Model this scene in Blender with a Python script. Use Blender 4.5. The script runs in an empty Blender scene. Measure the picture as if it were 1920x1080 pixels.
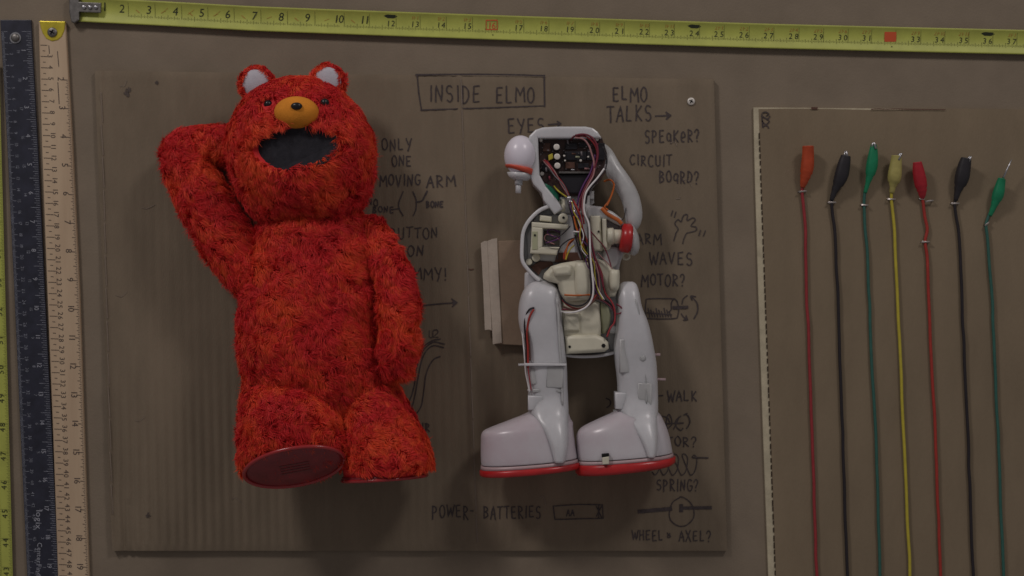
import bpy, bmesh, math, random
import numpy as np
from mathutils import Vector, noise

random.seed(7)
rng = np.random.default_rng(7)
R = math.radians
U = 0.000535            # metres per unit; one unit is about 1/47.5 inch on the wall
DIST = 1.4267           # camera to wall
SC = bpy.context.scene
COL = SC.collection

# ---------------------------------------------------------------- camera
cam_data = bpy.data.cameras.new("camera")
cam = bpy.data.objects.new("camera", cam_data)
COL.objects.link(cam)
cam.location = (0, -DIST, 0)
cam.rotation_euler = (R(90), 0, 0)
cam_data.lens = 50
cam_data.sensor_width = 36
cam_data.clip_start = 0.02
cam_data.clip_end = 50
cam_data.dof.use_dof = True
cam_data.dof.focus_distance = DIST - 0.10
cam_data.dof.aperture_fstop = 5.6
SC.camera = cam
SC.render.resolution_x, SC.render.resolution_y = 1024, 576

# ---------------------------------------------------------------- dim room light
world = bpy.data.worlds.new("World")
SC.world = world
world.use_nodes = True
wb = world.node_tree.nodes["Background"]
wb.inputs[0].default_value = (1.0, 0.93, 0.94, 1)
wb.inputs[1].default_value = 0.14

def area(name, loc, target, power, size, col):
    d = bpy.data.lights.new(name, 'AREA')
    d.shape = 'DISK'; d.size = size; d.energy = power; d.color = col
    o = bpy.data.objects.new(name, d); COL.objects.link(o)
    o.location = loc
    o.rotation_euler = (Vector(target) - Vector(loc)).to_track_quat('-Z', 'Y').to_euler()
    return o
area("ceiling_spot", (-1.35, -1.35, 1.75), (-0.1, 0, 0), 15.5, 0.42, (1.0, 0.93, 0.905))
area("ceiling_spot", (1.15, -1.45, 1.75), (0.15, 0, 0), 10.5, 0.42, (1.0, 0.93, 0.905))

vs = SC.view_settings
vs.view_transform = 'Standard'; vs.look = 'None'; vs.gamma = 1; vs.exposure = 0.0
SC.render.filter_size = 1.9

# ---------------------------------------------------------------- materials
def mat(name, col, rough=0.8, metal=0.0, spec=0.4, var=0.0, vscale=60, bump=0.0, bscale=900,
        sss=0.0, stretch=None, col2=None):
    m = bpy.data.materials.new(name); m.use_nodes = True
    nt = m.node_tree; n = nt.nodes; l = nt.links
    b = n["Principled BSDF"]
    b.inputs["Base Color"].default_value = (*col, 1)
    b.inputs["Roughness"].default_value = rough
    b.inputs["Metallic"].default_value = metal
    b.inputs["Specular IOR Level"].default_value = spec
    if sss:
        b.inputs["Subsurface Weight"].default_value = sss
        b.inputs["Subsurface Radius"].default_value = (1, .9, .9)
        b.inputs["Subsurface Scale"].default_value = 0.012
    tc = n.new("ShaderNodeTexCoord"); src = tc.outputs["Object"]
    if stretch:
        mp = n.new("ShaderNodeMapping"); mp.inputs["Scale"].default_value = stretch
        l.new(src, mp.inputs[0]); src = mp.outputs[0]
    if var:
        t = n.new("ShaderNodeTexNoise"); t.inputs["Scale"].default_value = vscale
        t.inputs["Detail"].default_value = 6; t.inputs["Roughness"].default_value = 0.65
        l.new(src, t.inputs["Vector"])
        r = n.new("ShaderNodeValToRGB")
        c2 = col2 or tuple(c * (1 - var) for c in col)
        c1 = col if col2 else tuple(min(1, c * (1 + var)) for c in col)
        r.color_ramp.elements[0].position = 0.32; r.color_ramp.elements[0].color = (*c2, 1)
        r.color_ramp.elements[1].position = 0.68; r.color_ramp.elements[1].color = (*c1, 1)
        l.new(t.outputs[0], r.inputs[0]); l.new(r.outputs[0], b.inputs["Base Color"])
    if bump:
        t = n.new("ShaderNodeTexNoise"); t.inputs["Scale"].default_value = bscale
        t.inputs["Detail"].default_value = 3
        l.new(src, t.inputs["Vector"])
        bp = n.new("ShaderNodeBump"); bp.inputs["Strength"].default_value = bump
        bp.inputs["Distance"].default_value = 0.001
        l.new(t.outputs[0], bp.inputs["Height"]); l.new(bp.outputs[0], b.inputs["Normal"])
    return m

M = {}
M['wall'] = mat('wall_board', (.235, .190, .142), .9, var=.10, vscale=14, bump=.25, bscale=500, spec=.15)
M['card'] = mat('cardboard', (.208, .164, .116), .88, var=.13, vscale=22, bump=.3, bscale=700, spec=.2, stretch=(1, 1, .35))
M['card2'] = mat('cardboard_right', (.232, .180, .120), .88, var=.09, vscale=20, bump=.3, bscale=700, spec=.2, stretch=(1, 1, .35))
M['card_box'] = mat('cardboard_spacer', (.28, .205, .145), .88, var=.1, vscale=40, bump=.3, spec=.2)
M['card_edge'] = mat('cut_card_edge', (.52, .46, .33), .85, var=.15, vscale=90, bump=.3, spec=.2)
M['dark_flute'] = mat('dark_flute', (.05, .035, .025), .95, spec=.1)
M['masking'] = mat('masking_tape', (.47, .40, .33), .75, var=.08, vscale=120, bump=.4, bscale=1200, spec=.3)
M['surface_mark'] = mat('pale_card', (.255, .205, .165), .9, spec=.15)  # paler card colour for the scratches and fold lines
M['ink'] = mat('marker_ink', (.066, .052, .052), .7, spec=.3, var=.3, vscale=400)
M['inkfaint'] = mat('marker_ink_faint', (.095, .075, .066), .7, spec=.3, var=.2, vscale=400)
M['tape'] = mat('yellow_tape_blade', (.44, .47, .095), .5, var=.10, vscale=50, bump=.08, bscale=400, spec=.45)
M['tape_ink'] = mat('tape_ink', (.03, .035, .02), .6, spec=.3)
M['tape_ink_f'] = mat('tape_ink_faint', (.20, .21, .05), .6, spec=.3)
M['tape_red'] = mat('tape_red', (.60, .10, .035), .6, spec=.3)
M['tape_redf'] = mat('tape_red_faint', (.42, .22, .05), .6, spec=.3)
M['black_ruler'] = mat('black_anodised', (.022, .024, .040), .42, spec=.5, var=.3, vscale=90, bump=.05)
M['white_ink'] = mat('white_ruler_print', (.20, .21, .25), .6, var=.5, vscale=260)
M['white_ink2'] = mat('white_ruler_lettering', (.34, .35, .40), .6)
M['wood'] = mat('ruler_wood', (.60, .46, .31), .55, var=.15, vscale=34, bump=.12, bscale=300, spec=.4, stretch=(1, 1, .10), col2=(.47, .34, .225))
M['wood_ink'] = mat('wood_ink', (.07, .05, .045), .6)
M['brass'] = mat('brass', (.75, .62, .07), .34, metal=.75, var=.15, vscale=120)
M['metal'] = mat('steel', (.48, .48, .50), .32, metal=.95, var=.2, vscale=200)
M['dull_metal'] = mat('dull_steel', (.20, .19, .18), .45, metal=.85, var=.3, vscale=160)
M['dark'] = mat('dark_slot', (.012, .012, .012), .8, spec=.2)
M['screw_white'] = mat('zinc_screw', (.72, .68, .62), .45, metal=.2)
M['plastic'] = mat('milky_plastic', (.60, .60, .62), .30, spec=.5, sss=.55, var=.08, vscale=28)
M['foot'] = mat('pinkish_milky_plastic', (.60, .585, .61), .28, spec=.55, sss=.5, var=.05, vscale=12, col2=(.54, .46, .50))
M['plastic2'] = mat('clear_milky_plastic', (.48, .48, .48), .28, spec=.5, sss=.55, var=.1, vscale=40)
M['cream'] = mat('cream_plastic', (.66, .63, .50), .42, spec=.45, sss=.08, var=.08, vscale=40)
M['cream2'] = mat('greenish_cream', (.42, .43, .28), .5, spec=.4)
M['ball'] = mat('white_ball', (.78, .74, .82), .3, spec=.5)
M['redp'] = mat('red_plastic', (.48, .020, .022), .3, spec=.5, var=.15, vscale=60)
M['redstripe'] = mat('red_orange_print', (.62, .09, .05), .45)
M['pinkp'] = mat('pinkish_plastic', (.50, .36, .37), .35, spec=.5, sss=.2)
M['pcb'] = mat('circuit_board', (.050, .022, .018), .45, spec=.5, var=.6, vscale=160)
M['chip'] = mat('black_chip', (.018, .017, .022), .4)
M['green'] = mat('green_compound', (.01, .15, .085), .45)
M['fabric'] = mat('charcoal_felt', (.030, .029, .035), .95, spec=.1, var=.2, vscale=200, bump=.4, bscale=900)
M['earpad'] = mat('pale_ear_felt', (.50, .48, .53), .8, spec=.2, var=.06, vscale=200, bump=.3)
M['orange'] = mat('orange_plush', (.74, .27, .03), .85, spec=.2, var=.10, vscale=60, bump=.5, bscale=1100)
M['nose'] = mat('black_nose', (.012, .012, .014), .3)
M['red_vinyl'] = mat('red_vinyl', (.22, .022, .028), .38, spec=.5, var=.25, vscale=40, bump=.1)
M['red_piping'] = mat('red_piping', (.36, .025, .028), .22, spec=.6)
M['sole_print'] = mat('sole_print', (.155, .035, .035), .5)
M['staple'] = mat('staple_steel', (.55, .50, .47), .35, metal=.6)

def rubber(name, col):
    M[name] = mat(name, col, .5, spec=.4, var=.12, vscale=120, bump=.06)
rubber('r_orange', (.46, .065, .02)); rubber('r_black', (.026, .024, .028)); rubber('r_green', (.01, .22, .10))
rubber('r_yellow', (.42, .37, .12)); rubber('r_red', (.42, .018, .03)); rubber('w_red', (.32, .034, .040))
rubber('w_black', (.022, .018, .022)); rubber('w_teal', (.035, .125, .10)); rubber('w_yellow', (.50, .42, .045))
rubber('w_white', (.80, .77, .77)); rubber('w_grey', (.20, .18, .19)); rubber('w_purple', (.11, .03, .14))
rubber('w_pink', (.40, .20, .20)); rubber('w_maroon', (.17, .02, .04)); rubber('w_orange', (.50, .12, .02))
rubber('w_brown', (.10, .045, .03)); rubber('w_green', (.05, .13, .05)); rubber('w_scarlet', (.38, .038, .028))

def fur_mat():
    m = bpy.data.materials.new('red_fur'); m.use_nodes = True
    nt = m.node_tree; n = nt.nodes; l = nt.links; b = n["Principled BSDF"]
    a = n.new("ShaderNodeAttribute"); a.attribute_name = 'strand'
    s = n.new("ShaderNodeSeparateColor"); l.new(a.outputs["Color"], s.inputs[0])
    root = n.new("ShaderNodeMix"); root.data_type = 'RGBA'      # fibre dye varies from crimson to orange
    root.inputs["A"].default_value = (.58, .014, .024, 1); root.inputs["B"].default_value = (.76, .045, .018, 1)
    l.new(s.outputs[2], root.inputs["Factor"])
    tip = n.new("ShaderNodeMix"); tip.data_type = 'RGBA'
    tip.inputs["A"].default_value = (.70, .026, .026, 1); tip.inputs["B"].default_value = (.93, .125, .034, 1)
    l.new(s.outputs[1], tip.inputs["Factor"])
    mx = n.new("ShaderNodeMix"); mx.data_type = 'RGBA'
    l.new(s.outputs[0], mx.inputs["Factor"]); l.new(root.outputs["Result"], mx.inputs["A"]); l.new(tip.outputs["Result"], mx.inputs["B"])
    l.new(mx.outputs["Result"], b.inputs["Base Color"])
    b.inputs["Roughness"].default_value = .6; b.inputs["Specular IOR Level"].default_value = .25
    return m
M['fur'] = fur_mat()

# ---------------------------------------------------------------- geometry helpers (x right, y down, h out from the wall)
def Wp(p):
    return ((p[0] - 960) * U, -p[2] * U, (540 - p[1]) * U)
def C(x, y, h):
    """where a point measured at (x, y) really stands when it is h in front of the wall"""
    k = (DIST - h * U) / DIST
    return (960 + (x - 960) * k, 540 + (y - 540) * k, h)

def smooth_path(pts, n=6):
    P = [np.array(p, float) for p in pts]
    if len(P) < 3: return [tuple(p) for p in P]
    out = []
    for i in range(len(P) - 1):
        a = P[max(i - 1, 0)]; b = P[i]; c = P[i + 1]; d = P[min(i + 2, len(P) - 1)]
        for k in range(n):
            t = k / n
            out.append(tuple(.5 * ((2 * b) + (-a + c) * t + (2 * a - 5 * b + 4 * c - d) * t * t + (-a + 3 * b - 3 * c + d) * t ** 3)))
    out.append(tuple(P[-1]))
    return out

class MB:
    def __init__(s): s.v = []; s.f = []; s.sm = []
    def add(s, vs_, fs, smooth=True):
        o = len(s.v); s.v += [tuple(p) for p in vs_]
        for f in fs: s.f.append(tuple(i + o for i in f)); s.sm.append(smooth)
    def rings(s, rings, cap=True, smooth=True, closed=True):
        n = len(rings[0]); o = []
        fs = []
        for i in range(len(rings) - 1):
            for j in range(n if closed else n - 1):
                k = (j + 1) % n
                fs.append((i * n + j, i * n + k, (i + 1) * n + k, (i + 1) * n + j))
        if cap:
            fs.append(tuple(range(n))); fs.append(tuple((len(rings) - 1) * n + j for j in range(n))[::-1])
        s.add([p for r in rings for p in r], fs, smooth)
        if cap: s.sm[-1] = s.sm[-2] = False
    def tube(s, path, r, n=8, sm=5, flat=1.0):
        pts = smooth_path(path, sm) if len(path) > 2 else [tuple(p) for p in path]
        rr = r if callable(r) else (lambda t: r)
        P = [np.array(p, float) for p in pts]; rings = []
        for i, p in enumerate(P):
            t = P[min(i + 1, len(P) - 1)] - P[max(i - 1, 0)]; t /= (np.linalg.norm(t) + 1e-9)
            up = np.array((0, 0, 1.0)) if abs(t[2]) < .9 else np.array((1.0, 0, 0))
            a = np.cross(t, up); a /= np.linalg.norm(a); b = np.cross(a, t)
            q = rr(i / (len(P) - 1))
            rings.append([tuple(p + q * (math.cos(g) * a + flat * math.sin(g) * b)) for g in [2 * math.pi * k / n for k in range(n)]])
        s.rings(rings)
    def ellring(s, rs, n=32):
        """rs: list of (centre, axis a, axis b) 3-vectors"""
        rings = []
        for c, a, b in rs:
            c, a, b = map(lambda q: np.array(q, float), (c, a, b))
            rings.append([tuple(c + math.cos(g) * a + math.sin(g) * b) for g in [2 * math.pi * k / n for k in range(n)]])
        s.rings(rings)
    def rows(s, rows, n=28, p=2.4, sm=4):
        """rows: (y, xl, xr, hc, hb): silhouette rows with super-elliptical depth"""
        R_ = smooth_path(rows, sm); rings = []
        for (y, xl, xr, hc, hb) in R_:
            ring = []
            for k in range(n):
                g = 2 * math.pi * k / n; c, q = math.cos(g), math.sin(g)
                ring.append(((xl + xr) / 2 + (xr - xl) / 2 * math.copysign(abs(c) ** (2 / p), c), y,
                             hc + hb * math.copysign(abs(q) ** (2 / p), q)))
            rings.append(ring)
        s.rings(rings)
    def extrude(s, poly, h0, h1, bev=0.0, smooth=False):
        poly = [(float(x), float(y)) for x, y in poly]
        A = sum(poly[i][0] * poly[(i + 1) % len(poly)][1] - poly[(i + 1) % len(poly)][0] * poly[i][1] for i in range(len(poly)))
        sg = 1 if A > 0 else -1
        def inset(d):
            out = []; n = len(poly)
            for i in range(n):
                a, b, c = poly[i - 1], poly[i], poly[(i + 1) % n]
                e1 = np.array((b[0] - a[0], b[1] - a[1])); e2 = np.array((c[0] - b[0], c[1] - b[1]))
                e1 /= np.linalg.norm(e1) + 1e-9; e2 /= np.linalg.norm(e2) + 1e-9
                n1 = np.array((-e1[1], e1[0])) * sg; n2 = np.array((-e2[1], e2[0])) * sg
                m = n1 + n2; m /= max(.5, (m @ n1))
                out.append((b[0] + m[0] * d, b[1] + m[1] * d))
            return out
        rings = [[(x, y, h0) for x, y in poly]]
        if bev:
            rings.append([(x, y, h1 - bev) for x, y in poly])
            rings.append([(x, y, h1 - bev * .3) for x, y in inset(bev * .3)])
            rings.append([(x, y, h1) for x, y in inset(bev)])
        else: rings.append([(x, y, h1) for x, y in poly])
        s.rings(rings, smooth=smooth)
    def box(s, x0, y0, x1, y1, h0, h1, bev=0.0):
        s.extrude([(x0, y0), (x1, y0), (x1, y1), (x0, y1)], h0, h1, bev)
    def cyl(s, x, y, h0, h1, r, n=20, dome=0.0):
        rs = [[(x + r * math.cos(g), y + r * math.sin(g), h0) for g in [2 * math.pi * k / n for k in range(n)]]]
        for (f, hh) in ([(1, h1)] if not dome else [(1, h1), (.9, h1 + dome * .5), (.6, h1 + dome * .85), (.25, h1 + dome)]):
            rs.append([(x + r * f * math.cos(g), y + r * f * math.sin(g), hh) for g in [2 * math.pi * k / n for k in range(n)]])
        s.rings(rs, smooth=bool(dome))
    def ball(s, c, r, n=24, m=14):
        rings = []
        for i in range(m + 1):
            t = math.pi * (i + .02) / (m + .04)
            rings.append([(c[0] + r[0] * math.sin(t) * math.cos(g), c[1] - r[1] * math.cos(t), c[2] + r[2] * math.sin(t) * math.sin(g))
                          for g in [2 * math.pi * k / n for k in range(n)]])
        s.rings(rings)
    def ribbon(s, pts, w, h, taper=True):
        """flat pen stroke lying at height h"""
        P = [np.array(p[:2], float) for p in pts]
        if len(P) < 2: return
        L = []; Rr = []
        for i, p in enumerate(P):
            t = P[min(i + 1, len(P) - 1)] - P[max(i - 1, 0)]; t /= (np.linalg.norm(t) + 1e-9)
            q = w / 2 * (1 + .18 * noise.noise((p[0] * .13, p[1] * .13, w)))
            nrm = np.array((-t[1], t[0])) * q
            e = t * (-q * .7 if i == 0 else q * .7 if i == len(P) - 1 else 0)
            L.append((*(p + nrm + e), h)); Rr.append((*(p - nrm + e), h))
        n = len(P)
        s.add(L + Rr, [(i, i + 1, n + i + 1, n + i) for i in range(n - 1)], False)
    def build(s, name, m, parent=None, origin=None, recalc=True):
        me = bpy.data.meshes.new(name)
        W = np.array([Wp(p) for p in s.v])
        if parent is not None: org = np.array(parent_world(parent))
        elif origin is not None: org = np.array(Wp(origin))
        else: org = (W.min(0) + W.max(0)) / 2
        me.from_pydata([tuple(p) for p in (W - org)], [], s.f)
        me.polygons.foreach_set('use_smooth', s.sm)
        if recalc:
            bm = bmesh.new(); bm.from_mesh(me); bmesh.ops.recalc_face_normals(bm, faces=bm.faces); bm.to_mesh(me); bm.free()
        me.materials.append(m)
        o = bpy.data.objects.new(name, me); COL.objects.link(o)
        if parent is not None: o.parent = parent
        else: o.location = org
        return o

def parent_world(o):
    v = Vector((0, 0, 0))
    while o is not None: v = v + o.location; o = o.parent
    return tuple(v)
def tag(o, label=None, cat=None, group=None, kind=None):
    if label: o['label'] = label
    if cat: o['category'] = cat
    if group: o['group'] = group
    if kind: o['kind'] = kind
    return o
def thing(name, at, label, cat, group=None):
    o = bpy.data.objects.new(name, None); COL.objects.link(o)
    o.location = Wp(at); o.empty_display_size = .01
    return tag(o, label, cat, group)

# ---------------------------------------------------------------- lettering
_gl = {}
def glyph(ch):
    if ch in _gl: return _gl[ch]
    cu = bpy.data.curves.new('g', 'FONT'); cu.body = ch; cu.resolution_u = 2; cu.size = 1
    o = bpy.data.objects.new('g', cu); COL.objects.link(o)
    bpy.context.view_layer.update()
    me = bpy.data.meshes.new_from_object(o.evaluated_get(bpy.context.evaluated_depsgraph_get()))
    vs_ = [(v.co.x, v.co.y) for v in me.vertices]; fs = [tuple(p.vertices) for p in me.polygons]
    bpy.data.objects.remove(o); bpy.data.curves.remove(cu); bpy.data.meshes.remove(me)
    w = max(v[0] for v in vs_) if vs_ else .3
    _gl[ch] = (vs_, fs, w); return _gl[ch]
def text(mb, s, x, y, size, h, rot=0, width=None, slant=0, hf=None, centre=True, gap=.07):
    """font lettering centred at (x, y); rot in degrees clockwise; size = cap height"""
    k = size / .70; cx = 0; parts = []
    for ch in s:
        if ch == ' ': cx += .3; continue
        vs_, fs, w = glyph(ch); parts.append((cx, vs_, fs)); cx += w + gap
    W_ = cx - gap; sx = (width / (W_ * k)) if width else 1
    c, q = math.cos(R(rot)), math.sin(R(rot))
    for ox, vs_, fs in parts:
        out = []
        for a, b in vs_:
            uu = ((a + ox) - (W_ / 2 if centre else 0)) * k * sx + slant * (b - .35) * k; vv = -(b - .35) * k
            X = x + uu * c - vv * q; Y = y + uu * q + vv * c
            out.append((X, Y, hf(X, Y) if hf else h))
        mb.add(out, fs, False)

# hand-drawn capitals as pen strokes in a unit cell (x right, y down)
def arc(cx, cy, rx, ry, a0, a1, n=9):
    return [(cx + rx * math.cos(R(a0 + (a1 - a0) * i / n)), cy + ry * math.sin(R(a0 + (a1 - a0) * i / n))) for i in range(n + 1)]
HF = {
 'A': [[(0, 1), (.45, 0), (.9, 1)], [(.15, .62), (.78, .6)]],
 'B': [[(.1, 0), (.1, 1)], [(.1, .02)] + arc(.1, .25, .55, .22, -80, 90) + arc(.1, .73, .65, .26, -90, 90)],
 'C': [arc(.5, .5, .48, .5, -50, -310)],
 'D': [[(.1, 0), (.08, 1)], [(0, .02)] + arc(.1, .5, .7, .5, -85, 90)],
 'E': [[(.75, .02), (.1, .04), (.12, .98), (.78, .95)], [(.12, .48), (.62, .47)]],
 'G': [arc(.5, .5, .45, .5, -50, -330) + [(.9, .55), (.55, .56)]],
 'H': [[(.08, 0), (.06, 1)], [(.78, 0), (.8, 1)], [(.08, .5), (.8, .48)]],
 'I': [[(.3, 0), (.3, 1)]],
 'K': [[(.1, 0), (.12, 1)], [(.75, .05), (.14, .55), (.85, 1)]],
 'L': [[(.1, 0), (.1, .97), (.7, .95)]],
 'M': [[(.02, 1), (.12, .02), (.5, .62), (.88, .0), (.98, 1)]],
 'N': [[(.05, 1), (.08, 0), (.78, .98), (.8, 0)]],
 'O': [arc(.45, .5, .42, .5, -100, 265, 14)],
 'P': [[(.1, 0), (.1, 1)], [(.02, .03)] + arc(.12, .27, .6, .25, -85, 95)],
 'Q': [arc(.45, .5, .42, .5, -100, 265, 14)],
 'R': [[(.1, 0), (.1, 1)], [(.02, .03)] + arc(.12, .26, .58, .24, -85, 95) + [(.8, 1)]],
 'S': [arc(.45, .27, .35, .25, -40, -250, 7) + arc(.42, .74, .36, .26, -70, 140, 7)],
 'T': [[(-.05, .03), (.9, 0)], [(.43, 0), (.42, 1)]],
 'U': [[(.05, 0), (.08, .7)] + arc(.42, .72, .34, .27, 180, 0, 7)[1:] + [(.78, 0)]],
 'V': [[(0, 0), (.4, 1), (.82, 0)]],
 'W': [[(0, 0), (.25, 1), (.5, .2), (.75, 1), (1.02, 0)]],
 'X': [[(.02, 0), (.8, 1)], [(.78, 0), (.0, 1)]],
 'Y': [[(0, 0), (.4, .48)], [(.82, 0), (.34, 1.05)]],
 '?': [arc(.35, .27, .33, .27, -170, 70, 8) + [(.35, .72)], [(.34, .93), (.36, 1.0)]],
 '!': [[(.25, 0), (.22, .68)], [(.2, .93), (.21, 1.0)]],
 '-': [[(.1, .5), (.7, .48)]],
 '2': [arc(.4, .3, .32, .28, -160, 40, 7) + [(.05, 1), (.8, .97)]],
 '&': [arc(.4, .3, .25, .18, 200, -20, 6) + [(.3, .5), (.75, .8)], arc(.4, .72, .3, .22, -60, 250, 8)],
 'a': [[(.8, .3), (.8, 1)], arc(.45, .5, .35, .3, -20, 330, 10)],
 'e': [[(.1, .55), (.75, .5)] + arc(.43, .5, .33, .4, -10, -300, 9)],
}
def hand(mb, s, x0, yt, x1, yb, w=2.2, h=9.2, drop=0.0, wob=1.0):
    """write s between x0..x1 with caps from yt to yb"""
    units = []
    for ch in s:
        units.append(.55 if ch in ' I!' else 1.0 if ch not in 'MW' else 1.2)
    tot = sum(units); cell = (x1 - x0) / tot; cx = x0
    for ch, uw in zip(s, units):
        if ch in HF:
            gw = cell * uw * .80; jy = random.uniform(-.06, .06) * (yb - yt); js = random.uniform(.92, 1.08)
            sl = random.uniform(-.06, .08)
            for st in HF[ch]:
                pts = []
                for i in range(len(st) - 1):
                    a, b = st[i], st[i + 1]; m = 4 if len(st) < 6 else 1
                    for k in range(m): pts.append((a[0] + (b[0] - a[0]) * k / m, a[1] + (b[1] - a[1]) * k / m))
                pts.append(st[-1])
                kw = gw if ch not in 'I!' else gw * 1.2
                q = [(cx + (a - sl * (b - .5)) * kw + wob * noise.noise((cx + a * 9, b * 3, 1.3)) * .9,
                      yt + jy + b * (yb - yt) * js + drop * (cx - x0) + wob * noise.noise((cx + a * 9, b * 3, 7.7)) * .9) for a, b in pts]
                mb.ribbon(q, w, h)
        cx += cell * uw
def line(mb, pts, w=2.2, h=9.2, sm=5):
    P = smooth_path([(*p, 0) for p in pts], sm)
    mb.ribbon([(p[0] + .5 * noise.noise((p[0] * .1, p[1] * .1, 3)), p[1] + .5 * noise.noise((p[0] * .1, p[1] * .1, 9))) for p in P], w, h)

# ================================================================ SETTING: the wall
mb = MB(); mb.box(-500, -450, 2420, 1560, -30, 0)
tag(mb.build('wall', M['wall']), kind='structure')

# ================================================================ cardboard panel with handwriting
pan = thing('corrugated_cardboard', (770, 1031, 0), 'large brown corrugated cardboard sheet covered in handwritten notes behind the toy and frame', 'cardboard')
PT = 11.0
def panel_xy(s, t):
    xl = 180 + (214 - 180) * t; xr = 1337 + (1362 - 1337) * t
    yt = 134 + (150 - 134) * s
    return xl + (xr - xl) * s, yt + (1031 - yt) * t
def panel_h(x, y):
    bl = max(0, min(1, (y - 660) / 240)) * (max(.12, min(1, (640 - x) / 260)) + max(0, min(.9, (420 - x) / 160)))
    fl = (math.sin(2 * math.pi * (x - .02 * y) / 17.0) + .3 * math.sin(2 * math.pi * (x - .02 * y) / 8.5 + 1)) * (0.22 + .95 * bl) * (1 + .5 * noise.noise((x * .02, y * .006, 2))) * max(0, min(1, (1030 - y) / 14))
    e = 0
    xc = 195 + (y - 250) * .026 + 3 * noise.noise((0, y * .02, 5))
    e += 2.4 * math.exp(-((x - xc) / 3.0) ** 2) - 1.8 * math.exp(-((x - xc + 9) / 5) ** 2)
    if y > 880: e -= 3.6 * min(1, (y - 880) / 60) * math.exp(-((x - 228 - (y - 880) * .06) / 3.2) ** 2)
    if y > 940: e -= 2.6 * math.exp(-((x - 246 - (y - 940) * .04) / 2.8) ** 2)
    xf = 866 + (y - 250) * .035
    e += 1.6 * math.exp(-((x - xf) / 4.5) ** 2) - 1.2 * math.exp(-((x - xf + 11) / 4) ** 2)
    e += .7 * noise.noise((x * .008, y * .008, 0))
    return PT + fl + e
nx, ny = 330, 120
mb = MB(); top = []
for j in range(ny + 1):
    for i in range(nx + 1):
        x, y = panel_xy(i / nx, j / ny)
        edge = min(i, nx - i, j * 2, (ny - j) * 2)
        top.append((x, y, panel_h(x, y) - (1.2 if edge == 0 else 0)))
mb.add(top, [(j * (nx + 1) + i, j * (nx + 1) + i + 1, (j + 1) * (nx + 1) + i + 1, (j + 1) * (nx + 1) + i) for j in range(ny) for i in range(nx)])
border = [(i, 0) for i in range(nx)] + [(nx, j) for j in range(ny)] + [(i, ny) for i in range(nx, 0, -1)] + [(0, j) for j in range(ny, 0, -1)]
ring_t = [top[j * (nx + 1) + i] for i, j in border]
mb.rings([ring_t, [(x, y, 0.2) for x, y, h in ring_t]], cap=False, smooth=False)
mb.build('panel_sheet', M['card'], pan)

HH = PT + 2.6
def note(fn, m='ink', name='handwriting'):
    q = MB(); fn(q); q.v = [(x, y, panel_h(x, y) + .9) for x, y, h in q.v]; return q.build(name, M[m], pan, recalc=False)
def W_(s, x0, yt, x1, yb, w=2.2, m='ink', drop=0):
    return note(lambda q: hand(q, s, x0, yt, x1 + (x1 - x0) / len(s) * .2, yb, w, HH, drop), m)
W_('INSIDE', 806, 163, 903, 194, 2.6); W_('ELMO', 930, 165, 1003, 195, 2.6)
note(lambda q: (line(q, [(781, 142), (900, 141), (1021, 143.5)], 3.2, HH), line(q, [(1020, 143), (1021, 201)], 3, HH), line(q, [(1021, 200), (900, 204), (790, 208)], 2.4, HH), line(q, [(783, 142), (786, 175), (791, 208)], 2.4, HH)), name='hand_drawn_box')
W_('ELMO', 1148, 165, 1213, 192, 2.6); W_('TALKS', 1138, 200, 1222, 229, 2.6)
def arrow(q, pts, w, hd):
    line(q, pts, w, HH); x, y = pts[-1]; dx, dy = x - pts[-2][0], y - pts[-2][1]; d = math.hypot(dx, dy); dx /= d; dy /= d
    for sg in (1, -1): line(q, [(x - dx * hd - dy * hd * .8 * sg, y - dy * hd + dx * hd * .8 * sg), (x, y)], w, HH)
    line(q, [(x - dx * hd * .8 - dy * 3, y - dy * hd * .8 + dx * 3), (x - dx * 2, y - dy * 2), (x - dx * hd * .8 + dy * 3, y - dy * hd * .8 - dx * 3)], w, HH)
note(lambda q: arrow(q, [(1228, 219), (1256, 218)], 3, 8), name='hand_drawn_arrow')
W_('SPEaKeR?', 1208, 245, 1312, 268, 2.4); W_('CIRCUIT', 1180, 292, 1260, 312, 2.2); W_('BOaRD?', 1235, 322, 1311, 344, 2.4)
W_('EYES', 952, 224, 1022, 252, 2.6); note(lambda q: arrow(q, [(1028, 235), (1051, 233)], 2.6, 6), name='hand_drawn_arrow')
W_('ONLY', 717, 262, 774, 283, 2.3); W_('ONE', 736, 293, 773, 313, 2.3); W_('MOVING', 713, 328, 790, 349, 2.5); W_('ARM', 801, 329, 855, 350, 2.5)
W_('NO', 690, 374, 711, 386, 2.2); W_('BONE', 700, 388, 740, 399, 2.2); W_('BONE', 800, 378, 832, 389, 2.6)
note(lambda q: (line(q, [(757, 360), (749, 380), (750, 393), (757, 405)], 2.4, HH), line(q, [(775, 360), (781, 375), (781, 392), (776, 405)], 2.4, HH),
                line(q, [(781, 380), (792, 377), (797, 368), (802, 358), (799, 366)], 3, HH), line(q, [(736, 394), (748, 392)], 2, HH)), name='hand_drawn_arm_sketch')
W_('BUTTON', 733, 427, 822, 447, 2.2); W_('ON', 765, 460, 797, 479, 2.4); W_('TUMMY!', 740, 502, 840, 524, 2.4)
note(lambda q: (line(q, [(786, 545), (788, 560), (790, 572)], 2.4, HH), arrow(q, [(790, 573), (820, 570), (857, 567)], 2.6, 9)), name='hand_drawn_arrow')
note(lambda q: [line(q, p, 2.4, HH) for p in (
    [(832, 651), (812, 648), (797, 662), (788, 690), (781, 730), (772, 765), (755, 780)], [(834, 645), (815, 641), (800, 650), (790, 665), (782, 690), (776, 730), (760, 770)],
    [(826, 668), (812, 675), (800, 700), (795, 735), (790, 762), (776, 781)], [(826, 635), (812, 638), (800, 645), (794, 652)])], name='hand_drawn_wires_sketch')
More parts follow.
